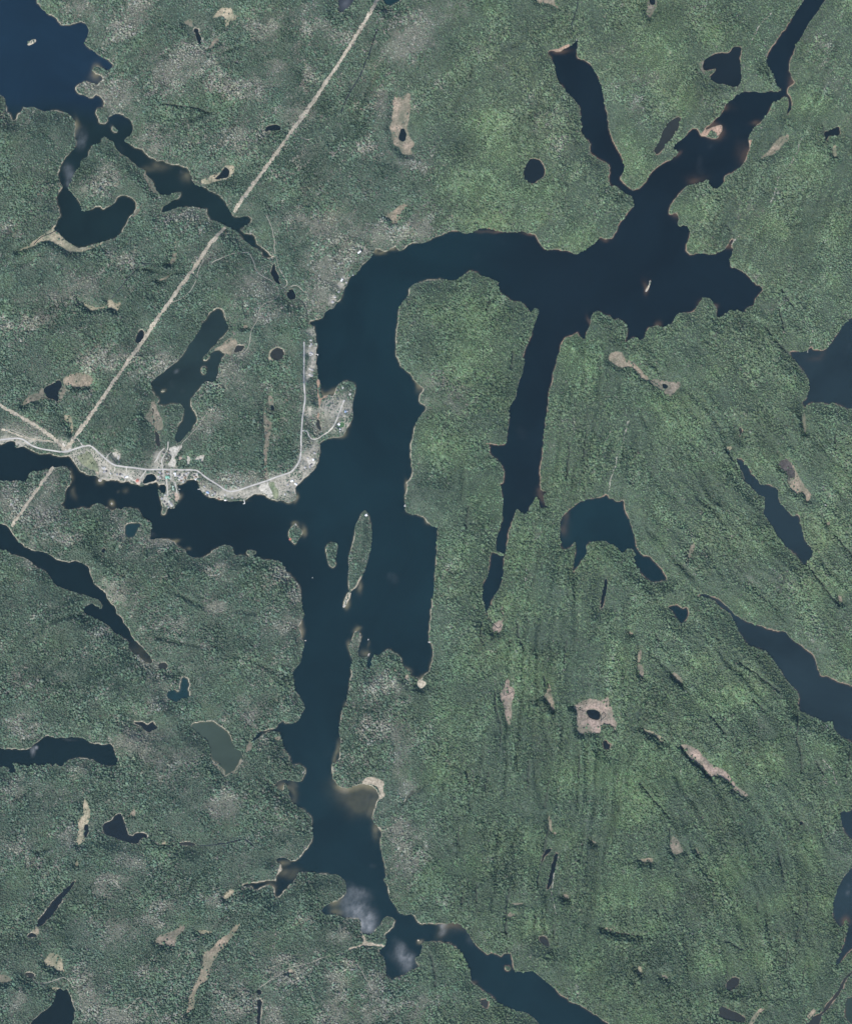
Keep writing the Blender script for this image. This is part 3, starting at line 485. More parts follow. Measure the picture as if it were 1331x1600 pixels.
SHOALS = "13 870,1090,110,70 930,1150,100,80 960,1050,70,50 900,1190,60,40 850,1075,50,15;D 740,340,110,55 620,350,40,70 640,1080,50,40 760,1010,110,35 930,1010,70,50 1040,880,40,60 1130,700,20,70;02 462,515,16,30 785,490,16,14 740,493,10,8 1095,560,14,30 610,428,22,20 440,410,16,24 400,500,10,50 685,580,20,30 1065,800,25,12 1140,845,15,10;F 900,165,40,40 980,195,60,25 450,740,30,70 1110,130,60,25;C 1060,640,25,70 960,705,60,15 400,700,90,12;G 1070,820,25,70 960,980,30,60 490,240,40,25 575,310,20,60;H 380,540,60,60 420,430,20,40 1080,840,35,60 1195,700,30,80 880,720,50,40 270,260,40,25 205,500,20,90;14 460,320,50,30 760,560,40,30 750,510,50,20 1020,80,25,60 420,250,30,20 380,430,30,30 1270,740,20,10;24 190,660,60,40 120,690,30,40 300,1010,30,20;30 660,930,40,60 500,830,50,40 560,670,30,15 390,1090,60,30 960,500,25,40 260,940,25,20 760,740,30,20 450,770,40,25;31 580,250,40,20 270,70,30,20 400,590,25,25 490,610,25,15 145,715,15,25 1130,915,50,20 90,490,15,50;34 1275,610,25,40 1200,1110,80,50;00 600,430,30,30 590,480,40,25 640,610,30,30 1140,1090,30,30 460,740,20,40 950,1050,60,30;03 860,225,60,50 900,280,40,30;13 430,1040,40,30 420,660,30,20 490,1080,20,60 555,100,15,60 780,860,12,60 820,550,12,25;20 850,325,50,12;22 730,530,25,40 870,700,25,60 20,680,25,30;21 1010,720,10,60 400,150,120,8 635,170,40,12 1120,205,30,10;12 1230,640,50,14 1190,500,8,60;11 1285,1115,18,25"
WIND = "14 880,560,120,90,.9 960,640,60,70,1.0 850,440,90,70,.5 780,270,110,50,.25 1000,280,50,25,.4 1180,860,70,90,1.0 1140,760,40,60,.6 1080,850,40,50,.3 960,460,60,50,.4;00 500,870,40,90,.8 430,1050,45,60,1.0 420,1115,30,25,.9 470,770,40,50,.4 740,900,30,60,.35 1120,1060,20,20,.5 600,780,90,80,.2 690,790,20,30,.4;03 215,815,22,40,1.1 245,790,14,14,1.2 440,757,60,8,.6 130,760,10,10,0;12 1110,1020,60,60,.45 1000,400,200,160,.15 750,210,50,50,.2 950,20,60,30,.2;22 600,150,60,90,.35 560,420,50,150,.2 620,540,40,60,.25;21 330,320,60,80,.3 470,240,30,40,.3 550,380,20,40,.25 500,500,40,30,.25 740,900,15,20,.3 640,1120,60,90,.25;30 470,920,30,50,.4 400,1000,40,40,.35 240,1020,50,40,.25 600,640,20,20,.3 820,640,40,20,.25 440,1050,50,40,.3;10 825,20,60,60,.9;24 120,690,20,40,1.0 110,650,50,20,.7 260,720,40,60,.35 490,1020,60,50,.25 290,760,60,40,.3;01 1080,1010,30,15,.7 1060,1090,40,40,.35 1120,1140,40,40,.3 730,60,30,40,.2;34 1300,480,20,30,.6 1320,420,20,40,.4;13 620,870,90,50,.25 740,860,50,60,.25;11 1100,480,90,60,.2 950,1150,150,60,.15;02 940,760,22,22,.5;31 1330,870,20,30,.4;32 90,970,40,25,.3"
# sharp little gullies and cliffs (shade painted into their ground cover), and bare rock ribs
GULLIES = ["23 440,480 450,600 490,700 470,790","23 360,60 350,130 375,180","23 580,60 590,160 620,220","23 740,370 750,450","23 650,890 645,1020","23 770,1000 750,1180","23 270,950 285,1030","23 400,960 380,1060",
"24 770,30 750,150 740,250 715,310 700,400","24 530,430 510,560 510,700","24 45,820 80,920 75,1020","24 690,590 680,660","24 800,640 805,720","24 220,50 215,150","24 245,440 240,520","24 330,400 330,500",
"32 560,240 620,330 680,440","32 1220,770 1290,840 1331,900","32 1050,940 1150,1080 1250,1200","32 1225,150 1225,240","32 920,1020 880,1130","32 520,1170 600,1250",
"33 720,515 790,580","33 470,620 550,720","33 640,290 760,370 880,470","33 1000,620 985,740 1020,860 1020,960","33 1110,900 1160,980","33 30,1030 120,1130 220,1250","33 1310,850 1290,980","33 280,810 330,880 450,990","33 130,120 150,160",
"34 880,180 895,280 915,370","34 960,530 990,580","34 570,900 570,1000","34 1010,660 980,740","34 220,40 215,120","34 940,800 920,900","34 755,500 750,560","34 560,740 660,790","34 1040,890 1030,980","34 1060,500 1050,560",
"31 800,750 870,850 940,900 1000,960","31 880,640 910,760","31 640,770 665,720","31 560,120 610,190","31 900,520 960,620","31 600,540 700,600","22 280,590 270,720","22 1000,150 980,300","21 380,650 425,580","21 555,900 545,1000",
"22 900,200 880,420","22 1050,600 1030,520","23 880,150 860,300","23 960,850 950,1000","13 1170,1160 1235,1080","14 20,660 90,590","04 560,960 500,1030","10 1020,190 990,270","30 1150,770 1180,860","30 680,560 640,600","30 850,880 900,830","00 1000,640 1180,660 1280,690","03 0,430 80,500"]
RIBS = [(9,"30 1020,850 990,950 950,1010 900,1060 860,1150 830,1240"),(8,"30 840,90 780,150 720,230 700,270"),(6,"30 1215,285 1160,380"),(8,"22 1255,70 1235,150 1210,240 1180,320 1155,420 1140,500"),(5,"22 1145,130 1110,210"),
(6,"24 832,225 812,330 790,420 798,500 810,570"),(7,"33 1150,880 1210,950 1240,1040"),(7,"13 1120,1130 1170,1158 1200,1100"),(7,"31 645,180 600,250"),(6,"04 600,355 700,365 760,430 790,480"),(5,"22 640,960 620,1120"),(5,"23 1165,200 1155,290"),(5,"31 1090,760 1060,900")]
# long glacial grooves: soft valleys with wetter, darker woods
VALES = ["P 890,520 878,620 870,700 862,770","P 915,530 905,640 893,760","P 940,560 930,660 915,770","P 965,600 955,690 945,770","P 988,590 975,700 962,770","P 900,640 888,740","P 800,1000 795,1080 790,1180 780,1300 770,1420","P 820,960 815,1080 805,1200","P 845,900 840,1000 836,1100","P 870,880 862,980 858,1080","P 850,1150 845,1250","P 880,1130 872,1230 865,1300","P 720,1000 715,1100","P 760,1130 740,1240 715,1330","P 905,1160 900,1260","P 935,1170 925,1290 915,1380","P 895,900 890,980","P 960,900 968,990 975,1060","P 730,700 722,800 725,900","P 700,1150 690,1250 700,1330","P 810,1280 800,1400 790,1440","P 850,1400 855,1480 880,1540",
"P 1020,1230 1060,1300 1090,1390","P 1050,1210 1090,1270 1130,1360 1150,1450","P 1120,1230 1165,1310 1190,1400 1200,1480","P 1200,1200 1235,1300 1250,1400 1240,1500","P 1010,1330 1030,1420 1030,1500","P 1080,1180 1130,1240 1170,1330","P 950,1400 960,1480 1000,1560","P 1060,1420 1080,1500 1075,1580","P 1150,1420 1160,1500 1140,1580","P 1260,1250 1290,1340",
"P 1010,560 1060,620 1110,690","P 1080,540 1140,610 1200,700","P 1040,760 1090,830 1130,900","P 1250,650 1290,740 1331,820","P 1000,640 1050,720 1080,770","P 1100,640 1150,720","P 1150,880 1210,950 1290,1020","P 1010,830 1060,880 1110,930","P 1010,1010 1070,1070 1130,1150","P 1120,1010 1180,1080 1230,1130","P 1220,780 1270,860 1331,930",
"P 1100,450 1140,370 1190,270 1230,190","P 1200,440 1240,340 1290,230","P 1250,470 1290,370 1331,280","P 1160,430 1200,340","P 1260,190 1300,90 1331,40","P 1110,400 1150,320","P 1080,190 1120,90","P 1000,60 1030,10",
"P 440,340 500,270 550,200 590,120","P 330,250 380,180 430,100","P 20,540 90,470 160,430","P 330,1480 400,1430 470,1380","P 20,1250 120,1190 200,1100","P 60,1330 160,1290 260,1250","P 20,420 110,380 200,400","P 640,270 700,200 740,110","P 700,330 750,260 770,180","P 830,160 840,230 850,290","P 200,1480 260,1420 330,1350","P 20,1020 90,960 160,960","P 240,900 310,950 400,960","P 250,1000 350,1010 430,1050","P 560,1290 640,1250 690,1200","P 610,1180 640,1100","P 380,1500 440,1440 520,1400","P 210,420 280,430 330,400","P 60,200 120,260","P 250,130 320,90 400,60","P 300,190 380,150"]
# ------------------------------------------------------------------ rasters of the place
def blobfield(spec, res=4):
    h, w = GH // res, GW // res
    gy, gx = np.mgrid[0:h, 0:w]; gx = (gx + .5) * res - PAD; gy = (gy + .5) * res - PAD
    f = np.zeros((h, w))
    wx = gx + 12 * fbm(gx, gy, 40, 91, 3); wy = gy + 12 * fbm(gx, gy, 40, 92, 3)
    for seg in spec.split(';'):
        t = seg.split()
        if not t: continue
        x0, y0, k = FR[t[0]]
        for b in t[1:]:
            v = [float(q) for q in b.split(',')]
            s = v[4] if len(v) > 4 else 1.0
            e = ((wx - x0 - v[0] * k) / (v[2] * k)) ** 2 + ((wy - y0 - v[1] * k) / (v[3] * k)) ** 2
            f += s * np.exp(-e * 1.1)
    return f
lake_polys = [natural(trace(s)) for s, _, _ in LAKES]
isl_polys = [natural(trace(s), .6) for s, _ in ISLANDS]
lab = np.zeros((GH, GW), np.int16)
for i, p in enumerate(lake_polys): lab[raster([p])] = i + 1
islab = np.zeros((GH, GW), np.int16)
for i, p in enumerate(isl_polys):
    m = raster([p]); islab[m] = i + 1
water = (lab > 0) & (islab == 0)
dW = sdf(water, 60)                     # >0 in the water, <0 on land, photo pixels
sheet_polys = [natural(trace(s), 1.5) for _, _, s in SHEETS]
slab = np.zeros((GH, GW), np.int16)
for i, p in enumerate(sheet_polys): slab[raster([p])] = i + 1
slab[(dW > .4)] = 0
dS = sdf(slab > 0, 14)
def half(a): return a.reshape(GH // 2, 2, GW // 2, 2).mean((1, 3))
H2, W2 = GH // 2, GW // 2
gy2, gx2 = np.mgrid[0:H2, 0:W2]; gx2 = gx2 * 2.0 + 1 - PAD; gy2 = gy2 * 2.0 + 1 - PAD
dW2 = half(dW); dS2 = half(dS)
# relief: broad hills, glaciated ridges that run with the bedrock grain of each district
def grain(dx, dy, across, along, seed):
    n = math.hypot(dx, dy); dx /= n; dy /= n
    wx = gx2 + 34 * fbm(gx2, gy2, 150, seed + 5, 3); wy = gy2 + 34 * fbm(gx2, gy2, 150, seed + 6, 3)
    u = (-wx * dy + wy * dx) / across; v = (wx * dx + wy * dy) / along
    a = vnoise(u, v, seed) * 2 - 1; b = vnoise(u * 2.1 + 7, v * 2.1, seed + 1) * 2 - 1
    return (a + .55 * b) / 1.55
def crest(dx, dy, across, along, seed):
    g = grain(dx, dy, across, along, seed); return 1 - 2.4 * np.abs(g)
w1 = sstep(770, 830, gx2) * (1 - sstep(960, 1080, gx2)) * sstep(440, 560, gy2)
w2 = sstep(1000, 1090, gx2) * (1 - sstep(420, 560, gy2))
w3 = sstep(960, 1080, gx2) * sstep(430, 560, gy2) * (1 - sstep(1080, 1250, gy2))
w4 = sstep(960, 1080, gx2) * sstep(1080, 1250, gy2)
wl = np.clip(1 - w1 - w2 - w3 - w4, 0, 1)
def streaks(across, along, seed):
    return w1 * grain(.13, -1, across, along, seed) + w2 * grain(.55, -1, across, along, seed + 3) + w3 * grain(.62, .8, across * 1.2, along, seed + 7) + w4 * grain(.36, 1, across * 1.2, along, seed + 9) + .8 * wl * grain(.75, -.8, across * 1.4, along * .6, seed + 13)
streak = .5 * streaks(4, 55, 110) + .6 * streaks(9, 130, 140) + .40 * wl * fbm(gx2, gy2, 13, 181, 3)
ridge = w1 * crest(.13, -1, 17, 210, 11) * 11 + w2 * crest(.55, -1, 18, 170, 21) * 9 + w3 * crest(.62, .8, 22, 130, 31) * 10 \
      + w4 * crest(.36, 1, 22, 150, 41) * 10 + wl * crest(.75, -.8, 30, 120, 51) * 11
hills = 26 * (fbm(gx2, gy2, 190, 61, 3) + .25) + 15 * fbm(gx2, gy2, 46, 71, 5, .55)
relief = hills + ridge + 22
dl = np.maximum(-dW2, 0)
shoal2 = np.clip(blobfield(SHOALS, 2), 0, 1.2) * np.clip(1.25 - np.maximum(dW2, 0) / 11, .3, 1)
openness = np.clip(blobfield("A 700,480,330,130 640,780,110,150 200,500,200,90 1180,660,140,110 560,250,60,120;B 430,350,230,160 650,470,120,110 900,560,230,70 820,290,70,70 120,180,110,80;C 300,640,330,60 620,560,150,90 900,560,190,130 1200,240,90,130 1050,420,140,110;D 480,600,120,90 980,620,220,120 1000,880,120,110 560,1250,80,160 450,100,60,120 830,480,190,130;E 310,900,110,110 310,1200,100,300 300,600,100,80;F 670,210,50,40 450,590,60,60 360,800,60,70 540,510,60,40;02 150,200,170,30 60,190,60,30", 2), 0, 1)
flat = sstep(1.5, 26, dl) * (1 - .85 * sstep(-10, 1, dS2)) * (1 - .55 * openness)
bank = .55 * np.minimum(dl, 3) + .25 * np.clip(dl - 3, 0, 8)
bed = -np.minimum(.55 * np.maximum(dW2, 0) + .08 * np.maximum(dW2, 0) ** 2, 18)
bed = bed * (1 - .93 * np.clip(shoal2, 0, 1)) - .12 * (dW2 > 0) * np.clip(shoal2, 0, 1) * np.minimum(dW2, 2)
Z2 = np.where(dW2 > 0, bed, bank + np.maximum(relief, -4 + 6) * flat)
def path(poly, step=1.0):
    p = poly
    for _ in range(2):
        q = np.stack([p[:-1] * .75 + p[1:] * .25, p[:-1] * .25 + p[1:] * .75], 1).reshape(-1, 2)
        p = np.vstack([p[:1], q, p[-1:]])
    d = np.r_[0, np.cumsum(np.hypot(*np.diff(p, axis=0).T))]; n = max(2, int(d[-1] / step)); t = np.linspace(0, d[-1], n)
    return np.stack([np.interp(t, d, p[:, 0]), np.interp(t, d, p[:, 1])], 1)
def stamp(clear, p, rad):
    r = int(math.ceil(rad)) + 1
    for x, y in p:
        cx, cy = int(x + PAD), int(y + PAD)
        ys = slice(max(cy - r, 0), cy + r + 1); xs = slice(max(cx - r, 0), cx + r + 1)
        if ys.start >= GH or xs.start >= GW: continue
        sub = clear[ys, xs]
        yy, xx = np.mgrid[ys.start:ys.start + sub.shape[0], xs.start:xs.start + sub.shape[1]]
        sub |= (xx + .5 - PAD - x) ** 2 + (yy + .5 - PAD - y) ** 2 < rad * rad
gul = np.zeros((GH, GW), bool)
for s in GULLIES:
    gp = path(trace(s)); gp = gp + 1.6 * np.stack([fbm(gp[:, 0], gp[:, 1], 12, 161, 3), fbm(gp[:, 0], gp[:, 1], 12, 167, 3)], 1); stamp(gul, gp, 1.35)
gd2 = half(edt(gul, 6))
Z2 = Z2 - 12 * np.exp(-(gd2 / 1.7) ** 2) * sstep(2, 8, dl)
clear = gul.copy()
val = np.zeros((GH, GW), bool)
for s in VALES:
    gp = path(trace(s)); gp = gp + 7 * np.stack([fbm(gp[:, 0], gp[:, 1], 60, 171, 3), fbm(gp[:, 0], gp[:, 1], 60, 177, 3)], 1); stamp(val, gp, .8)
vd = edt(val, 14); vd2 = half(vd)
vamp = np.clip(.6 + 1.2 * fbm(gx2, gy2, 50, 187, 3), .1, 1.2)
Z2 = Z2 + (4 * np.exp(-((vd2 - 7) / 4) ** 2) - 9 * np.exp(-(vd2 / 3.4) ** 2)) * sstep(3, 12, dl) * vamp
Z2 = np.where(dW2 <= 0, np.maximum(Z2, bank * .8 + .02), Z2)
def zat(px, py): return sample(Z2, px, py, 2.0)

# ------------------------------------------------------------------ materials
def new_mat(name):
    m = bpy.data.materials.new(name); m.use_nodes = True
    n = m.node_tree.nodes; return m, n, m.node_tree.links, n['Principled BSDF']
def plain(name, col, rough=.85, spread=.12, scale=.05):
    """a colour with a little world-space mottling"""
    m, n, l, b = new_mat(name)
    tx = n.new('ShaderNodeTexNoise'); tx.inputs['Scale'].default_value = scale; tx.inputs['Detail'].default_value = 5
    gm = n.new('ShaderNodeNewGeometry'); l.new(gm.outputs['Position'], tx.inputs['Vector'])
    mr = n.new('ShaderNodeMapRange'); mr.inputs['From Min'].default_value = .3; mr.inputs['From Max'].default_value = .7
    mr.inputs['To Min'].default_value = 1 - spread; mr.inputs['To Max'].default_value = 1 + spread
    l.new(tx.outputs['Fac'], mr.inputs['Value'])
    mx = n.new('ShaderNodeMix'); mx.data_type = 'RGBA'; mx.blend_type = 'MULTIPLY'; mx.inputs['Factor'].default_value = 1
    mx.inputs['A'].default_value = (*col, 1); l.new(mr.outputs[0], mx.inputs['B'])
    l.new(mx.outputs['Result'], b.inputs['Base Color']); b.inputs['Roughness'].default_value = rough
    b.inputs['Specular IOR Level'].default_value = .2
    return m
SHEETCOL = dict(tan=(.285,.235,.18), straw=(.35,.305,.22), brown=(.215,.185,.15), pink=(.30,.238,.20), peat=(.085,.075,.075),
    sand=(.34,.30,.235), bright=(.52,.46,.36), pinksand=(.34,.24,.18), meadow=(.24,.255,.165), gravel=(.43,.415,.365),
    pinkgravel=(.40,.33,.28), dirt=(.36,.29,.23), lawn=(.07,.14,.07), clearing=(.335,.305,.245))
def sheet_mat(key):
    m, n, l, b = new_mat('cover_' + key); c = SHEETCOL[key]
    gm = n.new('ShaderNodeNewGeometry')
    t1 = n.new('ShaderNodeTexNoise'); t1.inputs['Scale'].default_value = .012; t1.inputs['Detail'].default_value = 6; t1.inputs['Roughness'].default_value = .65
    t2 = n.new('ShaderNodeTexNoise'); t2.inputs['Scale'].default_value = .09; t2.inputs['Detail'].default_value = 4
    l.new(gm.outputs['Position'], t1.inputs['Vector']); l.new(gm.outputs['Position'], t2.inputs['Vector'])
    r1 = n.new('ShaderNodeValToRGB'); r1.color_ramp.elements[0].position = .36; r1.color_ramp.elements[1].position = .62
    lush = (c[0] * .50, c[1] * .60, c[2] * .56, 1) if key not in ('gravel', 'sand', 'bright', 'pinksand', 'pinkgravel', 'clearing') else (c[0] * .78, c[1] * .78, c[2] * .76, 1)
    r1.color_ramp.elements[0].color = lush; r1.color_ramp.elements[1].color = (c[0] * 1.08, c[1] * 1.06, c[2] * 1.04, 1)
    l.new(t1.outputs['Fac'], r1.inputs['Fac'])
    mr = n.new('ShaderNodeMapRange'); mr.inputs['From Min'].default_value = .25; mr.inputs['From Max'].default_value = .75
    mr.inputs['To Min'].default_value = .48; mr.inputs['To Max'].default_value = 1.46; l.new(t2.outputs['Fac'], mr.inputs['Value'])
    mx = n.new('ShaderNodeMix'); mx.data_type = 'RGBA'; mx.blend_type = 'MULTIPLY'; mx.inputs['Factor'].default_value = 1
    l.new(r1.outputs['Color'], mx.inputs['A']); l.new(mr.outputs[0], mx.inputs['B'])
    fa = n.new('ShaderNodeAttribute'); fa.attribute_name = 'fringe'       # sedge and low shrubs along the margin
    m3 = n.new('ShaderNodeMix'); m3.data_type = 'RGBA'; l.new(fa.outputs['Fac'], m3.inputs['Factor']); l.new(mx.outputs['Result'], m3.inputs['A'])
    m3.inputs['B'].default_value = (.115, .125, .088, 1)
    l.new(m3.outputs['Result'], b.inputs['Base Color']); b.inputs['Roughness'].default_value = .95; b.inputs['Specular IOR Level'].default_value = .1
    return m
WCOL = dict(main=(.0042,.0148,.0180), blue=(.0056,.0165,.0290), night=(.0026,.0092,.0105), dark=(.0060,.0105,.0130), green=(.0200,.0340,.0280),
    mid=(.0110,.0215,.0205), algae=(.0330,.0480,.0360), slate=(.0115,.0215,.0255), teal=(.0070,.0235,.0260), peat=(.0220,.0255,.0240), pale=(.0230,.0280,.0330))
def water_mat():
    m, n, l, b = new_mat('lake_water')
    wc = n.new('ShaderNodeAttribute'); wc.attribute_name = 'body'
    out = n['Material Output']
    gm = n.new('ShaderNodeNewGeometry')
    t1 = n.new('ShaderNodeTexNoise'); t1.inputs['Scale'].default_value = .0016; t1.inputs['Detail'].default_value = 6; t1.inputs['Roughness'].default_value = .62; t1.inputs['Distortion'].default_value = .8
    l.new(gm.outputs['Position'], t1.inputs['Vector'])
    r1 = n.new('ShaderNodeMapRange'); r1.inputs['From Min'].default_value = .3; r1.inputs['From Max'].default_value = .7
    r1.inputs['To Min'].default_value = .72; r1.inputs['To Max'].default_value = 1.30; l.new(t1.outputs['Fac'], r1.inputs['Value'])
    mx = n.new('ShaderNodeMix'); mx.data_type = 'RGBA'; mx.blend_type = 'MULTIPLY'; mx.inputs['Factor'].default_value = 1
    l.new(wc.outputs['Color'], mx.inputs['A']); l.new(r1.outputs[0], mx.inputs['B'])
    sa = n.new('ShaderNodeAttribute'); sa.attribute_name = 'shallow'          # thin water over sand and weed
    ba = n.new('ShaderNodeAttribute'); ba.attribute_name = 'bed'
    m3 = n.new('ShaderNodeMix'); m3.data_type = 'RGBA'; l.new(sa.outputs['Fac'], m3.inputs['Factor']); l.new(mx.outputs['Result'], m3.inputs['A']); l.new(ba.outputs['Color'], m3.inputs['B'])
    l.new(m3.outputs['Result'], b.inputs['Base Color'])
    b.inputs['Roughness'].default_value = .12; b.inputs['IOR'].default_value = 1.33; b.inputs['Specular IOR Level'].default_value = .4
    # wind-roughened water: the gloss changes, the sun does the rest
    wa = n.new('ShaderNodeAttribute'); wa.attribute_name = 'wind'
    t3 = n.new('ShaderNodeTexNoise'); t3.inputs['Scale'].default_value = .02; t3.inputs['Detail'].default_value = 5; t3.inputs['Roughness'].default_value = .7
    l.new(gm.outputs['Position'], t3.inputs['Vector'])
    ms = n.new('ShaderNodeMapRange'); ms.inputs['From Min'].default_value = .3; ms.inputs['From Max'].default_value = .7; ms.inputs['To Min'].default_value = .55; ms.inputs['To Max'].default_value = 1.3
    l.new(t3.outputs['Fac'], ms.inputs['Value'])
    mm = n.new('ShaderNodeMath'); mm.operation = 'MULTIPLY'; l.new(wa.outputs['Fac'], mm.inputs[0]); l.new(ms.outputs[0], mm.inputs[1])
    mk = n.new('ShaderNodeMath'); mk.operation = 'MULTIPLY'; mk.inputs[1].default_value = .30; mk.use_clamp = True; l.new(mm.outputs[0], mk.inputs[0])
    gl = n.new('ShaderNodeBsdfGlossy'); gl.inputs['Roughness'].default_value = .62; gl.inputs['Color'].default_value = (.75, .77, .8, 1)
    m1 = n.new('ShaderNodeMixShader'); l.new(mk.outputs[0], m1.inputs[0]); l.new(b.outputs[0], m1.inputs[1]); l.new(gl.outputs[0], m1.inputs[2])
    l.new(m1.outputs[0], out.inputs['Surface'])
    return m
def ground_mat():
    m, n, l, b = new_mat('ground_cover')
    a = n.new('ShaderNodeAttribute'); a.attribute_name = 'cover'
    gm = n.new('ShaderNodeNewGeometry')
    t = n.new('ShaderNodeTexNoise'); t.inputs['Scale'].default_value = .07; t.inputs['Detail'].default_value = 5; l.new(gm.outputs['Position'], t.inputs['Vector'])
    mr = n.new('ShaderNodeMapRange'); mr.inputs['From Min'].default_value = .25; mr.inputs['From Max'].default_value = .75; mr.inputs['To Min'].default_value = .65; mr.inputs['To Max'].default_value = 1.35
    l.new(t.outputs['Fac'], mr.inputs['Value'])
    mx = n.new('ShaderNodeMix'); mx.data_type = 'RGBA'; mx.blend_type = 'MULTIPLY'; mx.inputs['Factor'].default_value = 1
    l.new(a.outputs['Color'], mx.inputs['A']); l.new(mr.outputs[0], mx.inputs['B']); l.new(mx.outputs['Result'], b.inputs['Base Color'])
    b.inputs['Roughness'].default_value = .95; b.inputs['Specular IOR Level'].default_value = .1
    return m
def leaf_mat(name, attr=True, col=(.06, .1, .06)):
    m, n, l, b = new_mat(name)
    if attr:
        a = n.new('ShaderNodeAttribute'); a.attribute_type = 'INSTANCER'; a.attribute_name = 'tint'; l.new(a.outputs['Color'], b.inputs['Base Color'])
    else: b.inputs['Base Color'].default_value = (*col, 1)
    b.inputs['Roughness'].default_value = .8; b.inputs['Specular IOR Level'].default_value = .15
    return m
M_GROUND = ground_mat()
M_LEAF = leaf_mat('foliage'); M_BARK = plain('bark', (.12, .1, .085)); M_LONE = leaf_mat('lone_foliage', False, (.035, .062, .042))
SM = {k: sheet_mat(k) for k in SHEETCOL}; M_WATER = water_mat()
RM = dict(asphalt=plain('worn_asphalt', (.37, .36, .335), .9, .12), gravel=plain('road_gravel', (.40, .385, .34), .9, .15),
          track=plain('track_dirt', (.25, .24, .20), .95, .25, .03), creek=plain('creek_water', (.022, .028, .032), .15, .1),
          rib=plain('lichen_rock', (.235, .235, .195), .95, .35, .04),
          clearing=SM['clearing'])
COL = scene.collection
def link(o, parent=None):
    COL.objects.link(o)
    if parent: o.parent = parent
    return o
def struct(o): o['kind'] = 'structure'; return o
def tag(o, label, cat, group=None):
    o['label'] = label; o['category'] = cat
    if group: o['group'] = group
    return o
def mesh_np(name, verts, quads, mat, smooth=True):
    me = bpy.data.meshes.new(name); nv, nf = len(verts), len(quads)
    me.vertices.add(nv); me.vertices.foreach_set('co', np.asarray(verts, np.float32).ravel())
    me.loops.add(nf * 4); me.loops.foreach_set('vertex_index', np.asarray(quads, np.int32).ravel())
    me.polygons.add(nf); me.polygons.foreach_set('loop_start', np.arange(nf, dtype=np.int32) * 4)
    if smooth: me.polygons.foreach_set('use_smooth', np.ones(nf, bool))
    me.update(calc_edges=True); me.materials.append(mat)
    return me

# ------------------------------------------------------------------ ground sheet (islands are sheets of their own)
F = {}
for k in ('pale', 'green', 'dark'):
    F[k] = sum(s * blobfield(b) for f, s, b in TONES if f == k)
gy4, gx4 = np.mgrid[0:GH // 4, 0:GW // 4]; gx4 = (gx4 + .5) * 4 - PAD; gy4 = (gy4 + .5) * 4 - PAD
east4 = sstep(560, 760, gx4)
pale4 = np.clip(F['pale'], 0, 1.2) * .85 + (.38 - .30 * east4) * fbm(gx4, gy4, 34, 201, 5, .6) + .12 - .09 * east4
green4 = np.clip(F['green'], 0, 1.3) + .3 * fbm(gx4, gy4, 60, 211, 4) + .1 * east4
dark4 = np.clip(F['dark'], 0, 1.2) + .3 * fbm(gx4, gy4, 50, 221, 4)
pa2 = sample(pale4, gx2, gy2, 4); gr2 = sample(green4, gx2, gy2, 4); dk2 = sample(dark4, gx2, gy2, 4)
isl2 = islab[::2, ::2][:H2, :W2]
cover = np.zeros((H2, W2, 4), np.float32); cover[..., 3] = 1
def mixc(a, c, t): a[..., :3] = a[..., :3] * (1 - t[..., None]) + np.array(c) * t[..., None]
cover[..., :3] = (.066, .092, .068)
mixc(cover, (.062, .095, .05), np.clip(gr2, 0, 1) * .8)
mixc(cover, (.150, .147, .119), np.clip(pa2, 0, 1) * .7)
mixc(cover, (.33, .31, .26), np.clip(openness * 1.2 + .5 * fbm(gx2, gy2, 7, 377, 3) * (openness > .15), 0, 1) * .8)
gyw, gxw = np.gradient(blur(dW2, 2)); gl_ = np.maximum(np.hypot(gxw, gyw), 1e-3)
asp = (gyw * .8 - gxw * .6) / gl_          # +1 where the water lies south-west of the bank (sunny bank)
rimf = np.clip(.22 + .07 * (1 - sstep(640, 760, gx2)) + .34 * asp + 1.7 * fbm(gx2, gy2, 22, 301, 4), 0, 1.1)  # beach rim with sunlight painted in: stronger on sun-facing banks
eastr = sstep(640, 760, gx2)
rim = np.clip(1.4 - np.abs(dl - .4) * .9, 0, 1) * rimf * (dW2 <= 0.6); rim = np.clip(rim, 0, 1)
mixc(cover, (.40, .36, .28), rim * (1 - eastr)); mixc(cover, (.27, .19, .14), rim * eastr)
mixc(cover, (.045, .055, .045), np.exp(-(gd2 / 1.2) ** 2) * .8)  # gully floors darkened: shade painted into the ground colour
mixc(cover, (.26, .22, .155), (dW2 > .2).astype(float) * .9)
mixc(cover, (.40, .36, .28), np.clip(isl2 * 1.0, 0, 1) * np.isin(isl2, (4, 6, 8, 12, 13, 14)))
idx = np.arange(H2 * W2).reshape(H2, W2)
vall = np.stack([X(gx2), Y(gy2), Z2], -1).reshape(-1, 3)
q_all = np.stack([idx[1:, :-1], idx[1:, 1:], idx[:-1, 1:], idx[:-1, :-1]], -1)
def dilate(a, n):
    for _ in range(n):
        b = a.copy()
        for dy, dx in ((0, 1), (0, -1), (1, 0), (-1, 0), (1, 1), (1, -1), (-1, 1), (-1, -1)):
            s = np.roll(np.roll(a, dy, 0), dx, 1); b = np.where((b == 0) & (s > 0), s, b)
        a = b
    return a
isld = dilate(isl2.astype(np.int32), 1)
cell_i = np.maximum.reduce([isld[1:, :-1], isld[1:, 1:], isld[:-1, 1:], isld[:-1, :-1]])
def sub_mesh(name, quads, mat, verts=vall, attrs=None):
    ids, inv = np.unique(quads.ravel(), return_inverse=True)
    me = mesh_np(name, verts[ids], inv.reshape(-1, 4), mat)
    for an, (ty, arr) in (attrs or {}).items():
        at = me.attributes.new(an, ty, 'POINT')
        at.data.foreach_set('color' if ty == 'FLOAT_COLOR' else 'value', np.ascontiguousarray(arr.reshape(len(verts), -1)[ids], np.float32).ravel())
    return me
